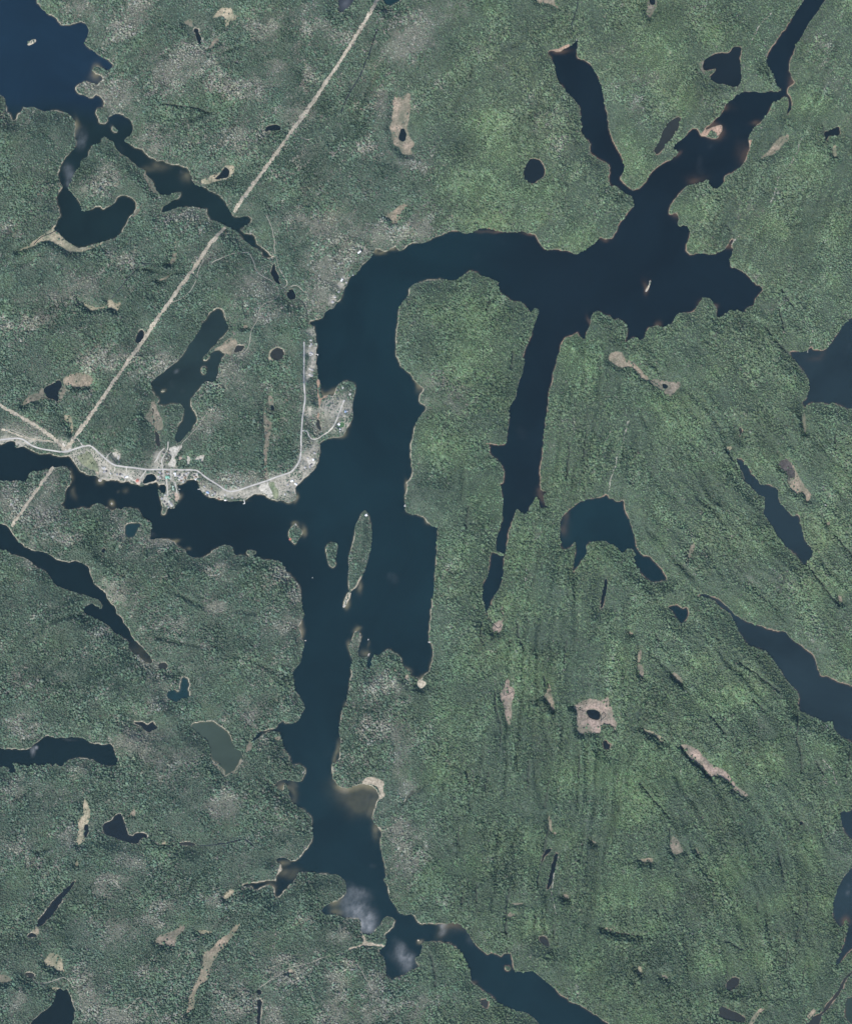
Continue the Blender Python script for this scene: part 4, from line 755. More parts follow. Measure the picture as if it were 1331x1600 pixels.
cv = {'cover': ('FLOAT_COLOR', cover)}
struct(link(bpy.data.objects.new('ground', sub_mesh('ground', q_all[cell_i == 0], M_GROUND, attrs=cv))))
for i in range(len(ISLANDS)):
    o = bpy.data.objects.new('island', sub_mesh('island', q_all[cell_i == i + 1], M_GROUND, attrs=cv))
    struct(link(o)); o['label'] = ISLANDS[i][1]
# land beyond the surveyed sheet, out to the horizon
bm = bmesh.new(); x0, x1, y0, y1 = vall[:, 0].min(), vall[:, 0].max(), vall[:, 1].min(), vall[:, 1].max(); L = 30000
ring = [bm.verts.new(v) for v in ((x0, y0, 6), (x1, y0, 6), (x1, y1, 6), (x0, y1, 6), (-L, -L, 6), (L, -L, 6), (L, L, 6), (-L, L, 6))]
for a in range(4): bm.faces.new((ring[a], ring[a + 4], ring[(a + 1) % 4 + 4], ring[(a + 1) % 4]))
bmesh.ops.recalc_face_normals(bm, faces=bm.faces)
me = bpy.data.meshes.new('distant_ground'); bm.to_mesh(me); bm.free(); me.materials.append(plain('distant_woods', (.06, .085, .055), .95, .3, .004))
struct(link(bpy.data.objects.new('distant_ground', me)))

# ------------------------------------------------------------------ lakes
lab2 = dilate(lab[::2, ::2][:H2, :W2].astype(np.int32), 2)
cell_l = np.maximum.reduce([lab2[1:, :-1], lab2[1:, 1:], lab2[:-1, 1:], lab2[:-1, :-1]])
vwat = vall.copy(); vwat[:, 2] = 0
rimw = np.exp(-np.maximum(dW2, 0) / .7) * np.clip(rimf, .0, .55)
shallow = np.clip(rimw + (.72 - .25 * eastr) * shoal2 * (1 - .25 * np.clip(fbm(gx2, gy2, 8, 331, 3) + .4, 0, 1)), 0, .8)
wstr = fbm(gx2 * 1.0 + gy2 * .2, gy2 * .6, 6, 341, 4, .7)
wraw = np.clip(blobfield(WIND, 2) - .22, 0, 2)
wind2 = np.clip((wraw * .28 + .72 * wraw ** 2) * np.clip(.72 + .75 * wstr, 0.05, 1.4) * .75, 0, 1.1)
bed_c = np.ones((H2, W2, 4), np.float32); bed_c[..., :3] = (.160, .145, .085)
mixc(bed_c, (.120, .078, .052), eastr)
mixc(bed_c, (.205, .180, .125), np.clip(fbm(gx2, gy2, 12, 911, 3) + .1, 0, 1) * (1 - eastr))
wa = {'bed': ('FLOAT_COLOR', bed_c), 'shallow': ('FLOAT', shallow), 'wind': ('FLOAT', wind2)}
body = np.ones((H2, W2, 4), np.float32); body[..., :3] = WCOL['dark']; shfac = np.ones((H2, W2))
for i, (s, nm, key) in enumerate(LAKES):
    body[lab2 == i + 1, :3] = WCOL[key]
    if key in ('dark', 'peat', 'night'): shfac[lab2 == i + 1] = .25
wx2 = gx2 + 25 * fbm(gx2, gy2, 90, 941, 2); wy2 = gy2 + 25 * fbm(gx2, gy2, 90, 943, 2)
mixc(body, (.0050, .0135, .0135), (lab2 == 2) * sstep(150, 205, wy2))                       # peatier water below the blue lake
mixc(body, (.0040, .0092, .0128), (lab2 == 1) * sstep(660, 900, wx2) * (1 - sstep(1250, 1300, gy2)))   # navy eastern arms
mixc(body, (.0028, .0092, .0108), (lab2 == 1) * (1 - sstep(330, 520, wx2)) * sstep(650, 700, gy2))    # dark western arm
shallow *= shfac
wa['body'] = ('FLOAT_COLOR', body)
for i, (s, nm, key) in enumerate(LAKES):
    q = q_all[cell_l == i + 1]
    if len(q): struct(link(bpy.data.objects.new(nm, sub_mesh(nm, q, M_WATER, vwat, wa))))

# ------------------------------------------------------------------ bogs, beaches, meadows, gravel lots
sl2 = dilate(slab[::2, ::2][:H2, :W2].astype(np.int32), 1)
cell_s = np.maximum.reduce([sl2[1:, :-1], sl2[1:, 1:], sl2[:-1, 1:], sl2[:-1, :-1]])
vsh = vall.copy(); vsh[:, 2] = (Z2 + np.clip(np.minimum(dS2, -dW2 - .2) * .9, -1.5, .45)).ravel()
fr2 = np.clip(.85 * np.exp(-np.maximum(dS2 - .3, 0) / 1.3) * np.clip(.7 + 1.1 * fbm(gx2, gy2, 11, 971, 3), 0, 1.2) + 1.1 * np.clip(fbm(gx2, gy2, 17, 977, 3) - .1, 0, 1), 0, .9)
for i, (nm, key, s) in enumerate(SHEETS):
    q = q_all[cell_s == i + 1]
    if len(q): struct(link(bpy.data.objects.new(nm, sub_mesh(nm, q, SM[key], vsh, {'fringe': ('FLOAT', fr2 if nm in ('bog', 'marsh', 'meadow') else fr2 * .25)}))))

# ------------------------------------------------------------------ roads, creeks, power line clearing
def ribbon(name, poly, width, mat, lift, rag=0.0, across=3, wob=0.0):
    p = path(poly, 1.2)
    if wob: p = p + wob * np.stack([fbm(p[:, 0], p[:, 1], 14, 61, 2), fbm(p[:, 0], p[:, 1], 14, 67, 2)], 1)
    t = np.gradient(p, axis=0); t /= np.maximum(np.hypot(t[:, 0], t[:, 1]), 1e-6)[:, None]; nr = np.stack([-t[:, 1], t[:, 0]], 1)
    k = np.linspace(-1, 1, across)
    hw = width / PX / 2
    wl_ = hw * np.maximum(.05, 1 + rag * fbm(p[:, 0], p[:, 1], 5, 81, 3)); wr_ = hw * np.maximum(.05, 1 + rag * fbm(p[:, 0] + 99, p[:, 1], 5, 83, 3))
    off = np.where(k[None, :] < 0, k[None, :] * wl_[:, None], k[None, :] * wr_[:, None])
    pp = p[:, None, :] + nr[:, None, :] * off[..., None]
    z = zat(pp[..., 0], pp[..., 1])
    z = np.maximum(z, z.mean(1, keepdims=True)) * .5 + z * .5 + lift
    v = np.stack([X(pp[..., 0]), Y(pp[..., 1]), np.maximum(z, .35)], -1).reshape(-1, 3)
    n = len(p); id_ = np.arange(n * across).reshape(n, across)
    q = np.stack([id_[:-1, :-1], id_[1:, :-1], id_[1:, 1:], id_[:-1, 1:]], -1).reshape(-1, 4)
    me = mesh_np(name, v, q, mat)
    if me.polygons[0].normal.z < 0: me.flip_normals()
    return struct(link(bpy.data.objects.new(name, me))), p
for w_, s in CORR:
    o, p = ribbon('power_line_clearing', trace(s), w_, RM['clearing'], .7, .75, 9)
    stamp(clear, p, w_ / PX / 2 - .3)
for w_, s in RIBS:
    o, p = ribbon('rock_rib', trace(s), w_, RM['rib'], .9, 1.5, 3, 2.4); stamp(clear, p[::3], w_ / PX / 2)
for nm, w_, key, s in ROADS:
    tr_ = trace(s)
    o, p = ribbon(nm, tr_, w_, RM[key], 1.5 if key == 'asphalt' else 1.15, .12 if key in ('asphalt', 'gravel') else .55, 3, 0 if key == 'asphalt' else (.3 if key == 'gravel' else 1.2))
    stamp(clear, p, w_ / PX / 2 + (.8 if key == 'asphalt' else .5))
# ------------------------------------------------------------------ woods: one mass nobody could count, grown from a few tree forms
def conifer_mesh(seed, tiers=4, sides=8):
    r = random.Random(seed); bm = bmesh.new()
    for t in range(tiers):
        z0 = .10 + .80 * t / tiers; z1 = min(1.0, z0 + .46 - .05 * t); rad = .5 * (1 - .8 * t / tiers) * r.uniform(.85, 1.12)
        a0 = r.uniform(0, 6.28); top = bm.verts.new((r.uniform(-.03, .03), r.uniform(-.03, .03), z1))
        rim_ = []
        for s in range(sides):
            rr = rad * (1.0 if s % 2 == 0 else .66) * r.uniform(.85, 1.15); a = a0 + s * 6.2832 / sides
            rim_.append(bm.verts.new((rr * math.cos(a), rr * math.sin(a), z0 + (0 if s % 2 == 0 else .05))))
        for s in range(sides): bm.faces.new((rim_[s], rim_[(s + 1) % sides], top))
    tv = [[bm.verts.new((.03 * math.cos(a), .03 * math.sin(a), z)) for a in (0, 2.1, 4.2)] for z in (-.08, .5)]
    for s in range(3): bm.faces.new((tv[0][s], tv[0][(s + 1) % 3], tv[1][(s + 1) % 3], tv[1][s])).material_index = 1
    me = bpy.data.meshes.new('conifer_form'); bm.to_mesh(me); bm.free(); me.materials.append(M_LEAF); me.materials.append(M_BARK); return me
def leafy_mesh(seed, gaps=.12):
    r = random.Random(seed); bm = bmesh.new()
    for lobe in range(4):
        a = lobe * 1.7 + r.uniform(0, 1); d = 0 if lobe == 0 else r.uniform(.16, .26); s = r.uniform(.26, .34) if lobe else .36
        res = bmesh.ops.create_icosphere(bm, subdivisions=1, radius=1.0)
        for v in res['verts']:
            k = s * r.uniform(.75, 1.25)
            v.co = Vector((v.co.x * k + d * math.cos(a), v.co.y * k + d * math.sin(a), v.co.z * k * 1.1 + .58 + r.uniform(-.06, .1)))
    for f in list(bm.faces):
        if r.random() < gaps: bm.faces.remove(f)
    tv = [[bm.verts.new((.035 * math.cos(a), .035 * math.sin(a), z)) for a in (0, 2.1, 4.2)] for z in (-.08, .55)]
    for s in range(3): bm.faces.new((tv[0][s], tv[0][(s + 1) % 3], tv[1][(s + 1) % 3], tv[1][s])).material_index = 1
    me = bpy.data.meshes.new('broadleaf_form'); bm.to_mesh(me); bm.free(); me.materials.append(M_LEAF); me.materials.append(M_BARK); return me
CON = [bpy.data.objects.new('conifer_form', conifer_mesh(s)) for s in range(4)]
LEA = [bpy.data.objects.new('broadleaf_form', leafy_mesh(s)) for s in range(10, 14)]
BAR = [bpy.data.objects.new('bare_form', leafy_mesh(s, .38)) for s in range(20, 24)]
def wood_tree(name, forms):
    g = bpy.data.node_groups.new(name, 'GeometryNodeTree')
    g.interface.new_socket('Geometry', in_out='INPUT', socket_type='NodeSocketGeometry'); g.interface.new_socket('Geometry', in_out='OUTPUT', socket_type='NodeSocketGeometry')
    n = g.nodes; l = g.links
    gi = n.new('NodeGroupInput'); go = n.new('NodeGroupOutput')
    jn = n.new('GeometryNodeJoinGeometry')
    for f in forms:
        oi = n.new('GeometryNodeObjectInfo'); oi.inputs['Object'].default_value = f; oi.inputs['As Instance'].default_value = True
        l.new(oi.outputs['Geometry'], jn.inputs[0])
    ip = n.new('GeometryNodeInstanceOnPoints'); ip.inputs['Pick Instance'].default_value = True
    def attr(nm, ty):
        a = n.new('GeometryNodeInputNamedAttribute'); a.data_type = ty; a.inputs['Name'].default_value = nm; return a.outputs['Attribute']
    mp = n.new('GeometryNodeMeshToPoints'); l.new(gi.outputs[0], mp.inputs['Mesh'])
    l.new(mp.outputs[0], ip.inputs['Points']); l.new(jn.outputs[0], ip.inputs['Instance'])
    l.new(attr('form', 'INT'), ip.inputs['Instance Index'])
    l.new(attr('turn', 'FLOAT_VECTOR'), ip.inputs['Rotation']); l.new(attr('size', 'FLOAT_VECTOR'), ip.inputs['Scale'])
    l.new(ip.outputs[0], go.inputs[0])
    return g
WG = dict(con=wood_tree('conifer_wood', CON), lea=wood_tree('broadleaf_wood', LEA), bar=wood_tree('bare_wood', BAR))
def wood(name, label, kind, px, py, size, tint):
    n = len(px)
    if n == 0: return
    me = bpy.data.meshes.new(name); me.vertices.add(n)
    co = np.stack([X(px), Y(py), zat(px, py)], -1)
    me.vertices.foreach_set('co', co.astype(np.float32).ravel())
    a = me.attributes.new('size', 'FLOAT_VECTOR', 'POINT'); a.data.foreach_set('vector', size.astype(np.float32).ravel())
    t = np.zeros((n, 3), np.float32); t[:, 2] = rng.uniform(0, 6.283, n); t[:, 0] = rng.normal(0, .04, n); t[:, 1] = rng.normal(0, .04, n)
    a = me.attributes.new('turn', 'FLOAT_VECTOR', 'POINT'); a.data.foreach_set('vector', t.ravel())
    a = me.attributes.new('form', 'INT', 'POINT'); a.data.foreach_set('value', rng.integers(0, 4, n).astype(np.int32))
    c = np.ones((n, 4), np.float32); c[:, :3] = tint
    a = me.attributes.new('tint', 'FLOAT_COLOR', 'POINT'); a.data.foreach_set('color', c.ravel())
    me.materials.append(M_LEAF)
    o = link(bpy.data.objects.new(name, me)); o['kind'] = 'stuff'; o['label'] = label; o['category'] = 'forest'
    md = o.modifiers.new('trees', 'NODES'); md.node_group = WG[kind]
    return o
SP = 2.0
ty, tx = np.mgrid[0:int(1630 / SP), 0:int(1360 / SP)]
tx = (tx.ravel() + rng.uniform(-.46, .46, tx.size)) * SP - 14; ty = (ty.ravel() + rng.uniform(-.46, .46, ty.size)) * SP - 14
dw = sample(dW, tx, ty); ds = sample(dS, tx, ty); cl = clear[np.clip((ty + PAD).astype(int), 0, GH - 1), np.clip((tx + PAD).astype(int), 0, GW - 1)]
pa = np.clip(sample(pale4, tx, ty, 4), -.3, 1.4); gr = np.clip(sample(green4, tx, ty, 4), -.3, 1.4); dk = np.clip(sample(dark4, tx, ty, 4) + .65 * np.exp(-(sample(vd, tx, ty) / 3) ** 2) * sample(vamp, tx, ty, 2), -.3, 1.4)
op = sample(openness, tx, ty, 2); rn = fbm(tx, ty, 26, 301, 3); isl = islab[np.clip((ty + PAD).astype(int), 0, GH - 1), np.clip((tx + PAD).astype(int), 0, GW - 1)]
clump = .6 * fbm(tx, ty, 6, 401, 2) + .6 * fbm(tx, ty, 15, 431, 2)
pa = 1.05 * sstep(.12, .95, pa + .55 * fbm(tx, ty, 9, 451, 3) + .45 * sample(streak, tx, ty, 2))
u = rng.uniform(0, 1, tx.size); rf_ = sample(rimf, tx, ty, 2); st = sample(streak, tx, ty, 2); sheetkey = slab[np.clip((ty + PAD).astype(int), 0, GH - 1), np.clip((tx + PAD).astype(int), 0, GW - 1)]
isbog = np.isin(sheetkey, [i + 1 for i, s in enumerate(SHEETS) if s[0] in ('bog', 'marsh')])
keep = (dw < .15 - 1.35 * np.clip(rf_, 0, 1) - rng.uniform(0, .5, tx.size)) & ((ds < -.3) | (isbog & (u < .30 * np.exp(-np.maximum(ds, 0) / 1.6) + .03))) & ~cl
keep &= u < np.clip(.97 - .30 * np.clip(pa, 0, 1) - .50 * np.clip(op, 0, 1) + .25 * clump, .12, 1)
keep &= ~np.isin(isl, (4, 6, 8, 12, 13, 14)) | (u < .12) | ((isl == 4) & (u < .45))
tx, ty, dw, pa, gr, dk, op, isl, clump, st = (a[keep] for a in (tx, ty, dw, pa, gr, dk, op, isl, clump, st))
n = tx.size; east = sstep(560, 760, tx); u1 = rng.uniform(0, 1, n)
pbar = np.clip(.04 + .02 * (1 - east) + .82 * np.clip(pa, 0, 1.1) - .1 * east, .01, .85)
pcon = np.clip(.52 + .38 * dk - .36 * np.clip(gr, 0, 1) - .12 * east, .06, .95) * (1 - pbar)
kind = np.where(u1 < pbar, 2, np.where(u1 < pbar + pcon, 0, 1))
kind[(kind == 2) & (dk > .7) & (pa < .3)] = 0
j = rng.normal(0, 1, (n, 1))
E = east[:, None]
ccon = np.array((.070, .114, .080)) * (1 - E) + np.array((.070, .112, .072)) * E
clea = np.array((.104, .152, .104)) * (1 - E) + np.array((.104, .150, .090)) * E
cbar = np.array((.200, .210, .168)) * (1 - E) + np.array((.160, .182, .138)) * E
cbar = cbar * (.66 + .36 * np.clip(pa, 0, 1.1)[:, None])
tint = np.where((kind == 0)[:, None], ccon, np.where((kind == 1)[:, None], clea, cbar))
lite = np.exp(-(((tx - 850) / 230) ** 2 + ((ty - 170) / 190) ** 2)) + .7 * np.exp(-(((tx - 1180) / 190) ** 2 + ((ty - 330) / 220) ** 2)) + .6 * np.exp(-(((tx - 1200) / 170) ** 2 + ((ty - 850) / 250) ** 2))
tint = tint * (1 + lite[:, None] * np.array((.13, .06, .09)))
g1 = np.clip(gr - .15, 0, 1.2)[:, None]
tint = tint * (1 + g1 * np.array((.12, .17, .04))) * (1 - .18 * np.clip(dk, 0, 1)[:, None])
tint = tint * (1 + .22 * np.clip(pa, 0, 1)[:, None])
se = sstep(700, 900, tx) * sstep(950, 1250, ty); tint = tint * (1 - .10 * se[:, None])
tint = np.clip(tint * np.exp(.12 * j) * (1 + .16 * clump[:, None]) * (1 + (.36 + .16 * E) * st[:, None]) * (1 + rng.normal(0, .05, (n, 3))), .012, .45)
hgt = np.where(kind == 0, rng.normal(13, 2.6, n), np.where(kind == 1, rng.normal(11, 2, n), rng.normal(9, 2, n))) * (1 + .12 * clump + .3 * st) * (1 - .25 * np.clip(gr - .5, 0, 1))
hgt = np.clip(hgt * .76, 3.5, 16) * np.where(op > .4, .75, 1)
wid = np.where(kind == 0, rng.normal(8.2, 1.3, n), np.where(kind == 1, rng.normal(11, 1.6, n), rng.normal(9.5, 1.5, n)))
wid = np.clip(wid * np.exp(rng.normal(.02, .2, n)), 3.5, 16) * np.where(op > .4, .75, 1)
# stands: neighbouring trees of one age and mixture, with fairly sharp limits
sta = sstep(-.06, .06, fbm(tx, ty, 48, 601, 3)); stb = sstep(-.06, .06, fbm(tx + 300, ty, 30, 641, 3)); stc = fbm(tx, ty, 70, 661, 3)
tint = tint * (1 + (.12 - .03 * east) * (sta - .5) + .10 * (stb - .5) * (kind == 0))[:, None] * (1 + (stc[:, None] * np.array((.05, .01, -.04))))
grow = (.80 + .32 * stb) * (1 + .2 * stc)
wid = wid * np.clip(grow, .6, 1.35); hgt = hgt * np.clip(grow, .6, 1.4)
big = rng.uniform(0, 1, n) < .03; wid[big] *= 1.35; hgt[big] *= 1.45
size = np.stack([wid, wid * rng.uniform(.85, 1.15, n), hgt], -1)
NAMES = [('conifer_forest', 'con', 'dark blue green conifers covering most of the mainland'),
         ('broadleaf_forest', 'lea', 'lighter green broadleaf trees mixed through the mainland woods'),
         ('bare_woodland', 'bar', 'pale grey leafless trees in patches over the western hills')]
for k, (nm, kd, lb) in enumerate(NAMES):
    m = (kind == k) & (isl == 0); wood(nm, lb, kd, tx[m], ty[m], size[m], tint[m])
for i in range(len(ISLANDS)):
    m0 = isl == i + 1
    for k, (nm, kd, w_) in enumerate((('island_conifers', 'con', 'dark conifers'), ('island_broadleaf_trees', 'lea', 'lighter broadleaf trees'), ('island_bare_trees', 'bar', 'pale leafless trees'))):
        m = m0 & (kind == k); wood(nm, w_ + ' on the ' + ISLANDS[i][1], kd, tx[m], ty[m], size[m], tint[m])

# ------------------------------------------------------------------ lone trees in the meadow
lone_c = conifer_mesh(77); lone_c.materials.clear(); lone_c.materials.append(M_LONE); lone_c.materials.append(M_BARK)
def trunk_mesh():
    bm = bmesh.new()
    bmesh.ops.create_cone(bm, cap_ends=True, segments=6, radius1=.045, radius2=.015, depth=.9)
    for v in bm.verts: v.co.z += .42
    me = bpy.data.meshes.new('trunk'); bm.to_mesh(me); bm.free(); me.materials.append(M_BARK); return me
lone_t = trunk_mesh()
LONE = "B 470,378 490,385 506,402 405,265 440,240 456,250 350,325 372,385 540,372 318,296 520,312 335,290 478,395 430,330 570,440 400,215"
lone_pts = trace(LONE); lone_pts = lone_pts[np.argsort(lone_pts[:, 0])]
OL = 'leftmost,second from left,third from left,fourth from left,fifth from left,sixth from left,seventh from left,eighth from left,eighth from right,seventh from right,sixth from right,fifth from right,fourth from right,third from right,second from right,rightmost'.split(',')
for i, (x, y) in enumerate(lone_pts):
    e = bpy.data.objects.new('conifer_tree', None); e.empty_display_size = 2
    e.location = (X(x), Y(y), float(zat(x, y)) + .3); h = random.uniform(9, 13); e.scale = (h * .62, h * .62, h); e.rotation_euler.z = random.uniform(0, 6)
    tag(link(e), 'lone dark conifer in the pale meadow by the lake, ' + OL[i], 'tree', 'lone conifers in the meadow')
    link(bpy.data.objects.new('trunk', lone_t), e); link(bpy.data.objects.new('crown', lone_c), e)

# ------------------------------------------------------------------ houses
def box(bm, x0, x1, y0, y1, z0, z1):
    v = [bm.verts.new(c) for c in ((x0,y0,z0),(x1,y0,z0),(x1,y1,z0),(x0,y1,z0),(x0,y0,z1),(x1,y0,z1),(x1,y1,z1),(x0,y1,z1))]
    for f in ((3,2,1,0),(4,5,6,7),(0,1,5,4),(1,2,6,5),(2,3,7,6),(3,0,4,7)): bm.faces.new([v[i] for i in f])
def done(bm, name, mat):
    me = bpy.data.meshes.new(name); bmesh.ops.recalc_face_normals(bm, faces=bm.faces); bm.to_mesh(me); bm.free(); me.materials.append(mat); return me
def wall_mesh(mat):
    bm = bmesh.new()
    v = [bm.verts.new(c) for c in ((-.5,-.5,-.2),(.5,-.5,-.2),(.5,.5,-.2),(-.5,.5,-.2),(-.5,-.5,.62),(.5,-.5,.62),(.5,.5,.62),(-.5,.5,.62),(-.5,0,.98),(.5,0,.98))]
    for f in ((3,2,1,0),(0,1,5,4),(2,3,7,6),(1,2,6,9,5),(3,0,4,8,7),(4,5,9,8),(6,7,8,9)): bm.faces.new([v[i] for i in f])
    return done(bm, 'wall', mat)
def roof_mesh(mat):
    bm = bmesh.new()
    for s in (-1, 1):
        a = [(-.56, s * .62, .56), (.56, s * .62, .56), (.56, 0, 1.01), (-.56, 0, 1.01)]
        lo = [bm.verts.new(c) for c in a]; hi = [bm.verts.new((x, y, z + .07)) for x, y, z in a]
        bm.faces.new(hi); bm.faces.new(lo[::-1])
        for i in range(4): bm.faces.new((lo[i], lo[(i + 1) % 4], hi[(i + 1) % 4], hi[i]))
    return done(bm, 'roof', mat)
def chimney_mesh(mat):
    bm = bmesh.new(); box(bm, .18, .26, .1, .2, .7, 1.28); box(bm, .17, .27, .09, .21, 1.28, 1.33); return done(bm, 'chimney', mat)
def door_mesh(mat):
    bm = bmesh.new(); box(bm, -.06, .06, -.515, -.501, -.02, .45); return done(bm, 'door', mat)
def window_mesh(mat):
    bm = bmesh.new(); box(bm, -.06, .06, -.512, -.501, .2, .45); return done(bm, 'window', mat)
ROOF = {k: roof_mesh(plain('roof_' + k, c, r, .05)) for k, c, r in (('white', (.74, .74, .74), .5), ('grey', (.30, .30, .31), .8), ('pale', (.40, .40, .38), .7), ('dark', (.10, .10, .105), .8),
        ('red', (.40, .15, .11), .6), ('green', (.20, .42, .33), .5), ('mint', (.36, .48, .41), .6), ('blue', (.25, .33, .45), .6), ('brown', (.20, .14, .10), .8))}
WALL = [wall_mesh(plain('siding_' + k, c, .8, .05)) for k, c in (('white', (.7, .7, .68)), ('cream', (.6, .55, .42)), ('grey', (.4, .42, .43)), ('brown', (.26, .18, .12)))]
CHIM = chimney_mesh(plain('chimney_brick', (.3, .16, .12))); DOOR = door_mesh(plain('door_paint', (.15, .1, .08))); WIN = window_mesh(plain('window_glass', (.04, .05, .06), .1))
def house(x, y, l, w, rot, roof, label, group=None, cat='house', h=6.0):
    e = bpy.data.objects.new('house', None)
    z = min(float(zat(x + dx, y + dy)) for dx in (-1, 0, 1) for dy in (-1, 0, 1)); z = max(float(zat(x, y)) - .3, .4)
    e.location = (X(x), Y(y), z + .3); e.scale = (l, w, h); e.rotation_euler.z = R(rot)
    tag(link(e), label, cat, group)
    link(bpy.data.objects.new('wall', WALL[int(x * 7 + y * 3) % 4]), e); link(bpy.data.objects.new('roof', ROOF[roof]), e)
    link(bpy.data.objects.new('door', DOOR), e)
    for wx in (-.3, .3):
        o = link(bpy.data.objects.new('window', WIN), e); o.location.x = wx
    if l < 18: link(bpy.data.objects.new('chimney', CHIM), e)
    return e
ONE = [  # frame, u, v, length, width, turn, roof, label
('A',645,495,26,15,0,'green','long teal green roofed hall at the head of the village peninsula'),
('A',718,645,24,11,90,'mint','long mint roofed building halfway down the village peninsula'),
('A',222,543,17,12,20,'red','red roofed building on the shore just west of the causeway'),
('A',1035,520,14,9,45,'white','white roofed boathouse at the back of the village bay'),
('A',1195,703,15,10,-15,'blue','blue roofed house above the shore east of the village bay'),
('A',743,440,13,9,0,'white','white roofed house below the highway, north one of the pair'),
('A',752,468,11,8,90,'white','white roofed shed below the highway, south one of the pair'),
('B',965,577,16,9,20,'white','white roofed house on the gravel lot west of the red roof'),
('B',850,312,22,9,75,'pale','long pale roofed shed in the clearing north of the highway'),
('B',652,462,18,11,50,'pale','pale roofed house in the gravel yard east of the meadow'),
('C',1010,455,17,10,15,'white','white roofed house near the shore point on the highway bend'),
('C',1054,491,17,8,-35,'white','white roofed boathouse at the waterline below the highway bend'),
('C',1255,210,12,9,60,'white','small white roofed cabin near the shore up the eastern road'),
('C',240,676,13,8,0,'white','white roofed cottage on the bank west of the L shaped pier'),
('C',40,590,15,9,-20,'blue','blue grey roofed cottage on the bank, westernmost below the road'),
('D',910,853,17,14,30,'white','large white roofed house beside the green lawn on the point'),
('D',937,926,10,8,0,'white','small white roofed hut south of the lawn on the point'),
('D',932,965,9,7,20,'pale','small pale roofed hut at the waterline south of the lawn'),
('D',1022,650,12,9,90,'blue','bluish roofed house on the east side of the northern point'),
('D',1094,370,13,10,30,'pale','pale roofed cottage among trees on the northeast tip of the point'),
('F',678,205,22,9,40,'white','long white roofed lodge up the wooded slope above the north bay'),
('F',450,566,17,10,65,'white','white roofed house in the pale woods above the northwestern shore'),
('G',1162,152,14,11,30,'white','white roofed cabin on the north tip of the long island'),
('G',445,378,13,9,60,'red','red roofed cabin on the west side of the small island'),
('12',1186,588,12,9,60,'pale','lone pale roofed cabin on the eastern lake shore point'),
('20',940,245,8,6,80,'pale','tiny pale hut at the inlet of the long northern lake'),
]
for fr, u_, v_, l, w, rot, rf, lb in ONE:
    x0, y0, k = FR[fr]; house(x0 + u_ * k, y0 + v_ * k, l, w, rot, rf, lb)
MANY = [ # group, label, roofs, "frame u,v ..."
('houses on the peninsula tip', 'small house on the village peninsula tip', 'pale grey dark', "A 600,832 632,868 688,860 702,885 650,905 562,790 610,742 668,832"),
('houses between highway and village bay', 'small house between highway and village bay', 'grey pale dark brown', "A 810,462 838,500 868,470 902,442 932,428 832,542 860,560 802,522 1012,462 1032,490 1060,445 885,500 790,480"),
('houses on the west village street', 'small house between lagoon and green roofed hall', 'grey dark pale', "A 512,482 540,502 558,452 505,540 535,430"),
('houses at the street crossing', 'small house between the two short village streets', 'grey brown', "A 618,442 652,442 636,425"),
('houses on the bank east of the bay', 'small cottage on the open bank east of the village', 'grey dark brown pale', "A 1150,622 1250,652 1262,742 1300,702 1190,745;C 165,660 235,620 120,600 320,650"),
('houses on the western village shore', 'small house on the shore strip between meadow and red roof', 'pale grey dark', "B 632,450 682,500 652,508 872,542 902,560 742,530 940,585 830,545"),
('houses on the eastern road', 'small house between the curved road and the eastern shore', 'grey pale dark', "C 1105,436 1270,130 1230,266 1215,292 1190,190 930,610 1160,300 960,500"),
('cottages on the northern point', 'small cottage among the trees of the northern point', 'pale grey dark', "D 985,270 1045,642 942,800 895,312 1000,480 900,440"),
('houses along the northern road end', 'small house between straight road and lake', 'pale grey', "E 320,760 326,838 300,872 310,1000 345,1020 310,1045 350,1330 290,1420 340,1440 300,1310"),
('cottages on the northwestern shore', 'small cottage at the waterline of the northwestern shore', 'grey pale', "F 510,595 410,715 360,785 330,845 595,495;E 745,30"),
]
ORD = 'westernmost,second from the west,third from the west,fourth from the west,fifth from the west,sixth from the west,seventh from the west,eighth from the west,ninth from the west,tenth from the west,eleventh from the west,twelfth from the west,thirteenth from the west,fourteenth from the west,fifteenth from the west,sixteenth from the west'.split(',')
ORN = [o.replace('west', 'north') for o in ORD]; ORN[0] = 'northernmost'
for grp, lb, rf, spec in MANY:
    rf = rf.split(); pts = trace(spec); tall = np.ptp(pts[:, 1]) > np.ptp(pts[:, 0]); pts = pts[np.argsort(pts[:, 1] if tall else pts[:, 0])]; base = lb
    for i, (x, y) in enumerate(pts):
        w_ = dict(pale='pale roofed', grey='grey roofed', dark='dark roofed', brown='brown roofed', white='white roofed')[rf[i % len(rf)]]
        lb = base.replace('small', w_, 1) + ', ' + (ORN if tall else ORD)[i]
        house(x, y, random.uniform(10, 14), random.uniform(7.5, 9.5), random.uniform(0, 180), rf[i % len(rf)], lb, grp, h=random.uniform(4.8, 6.2))

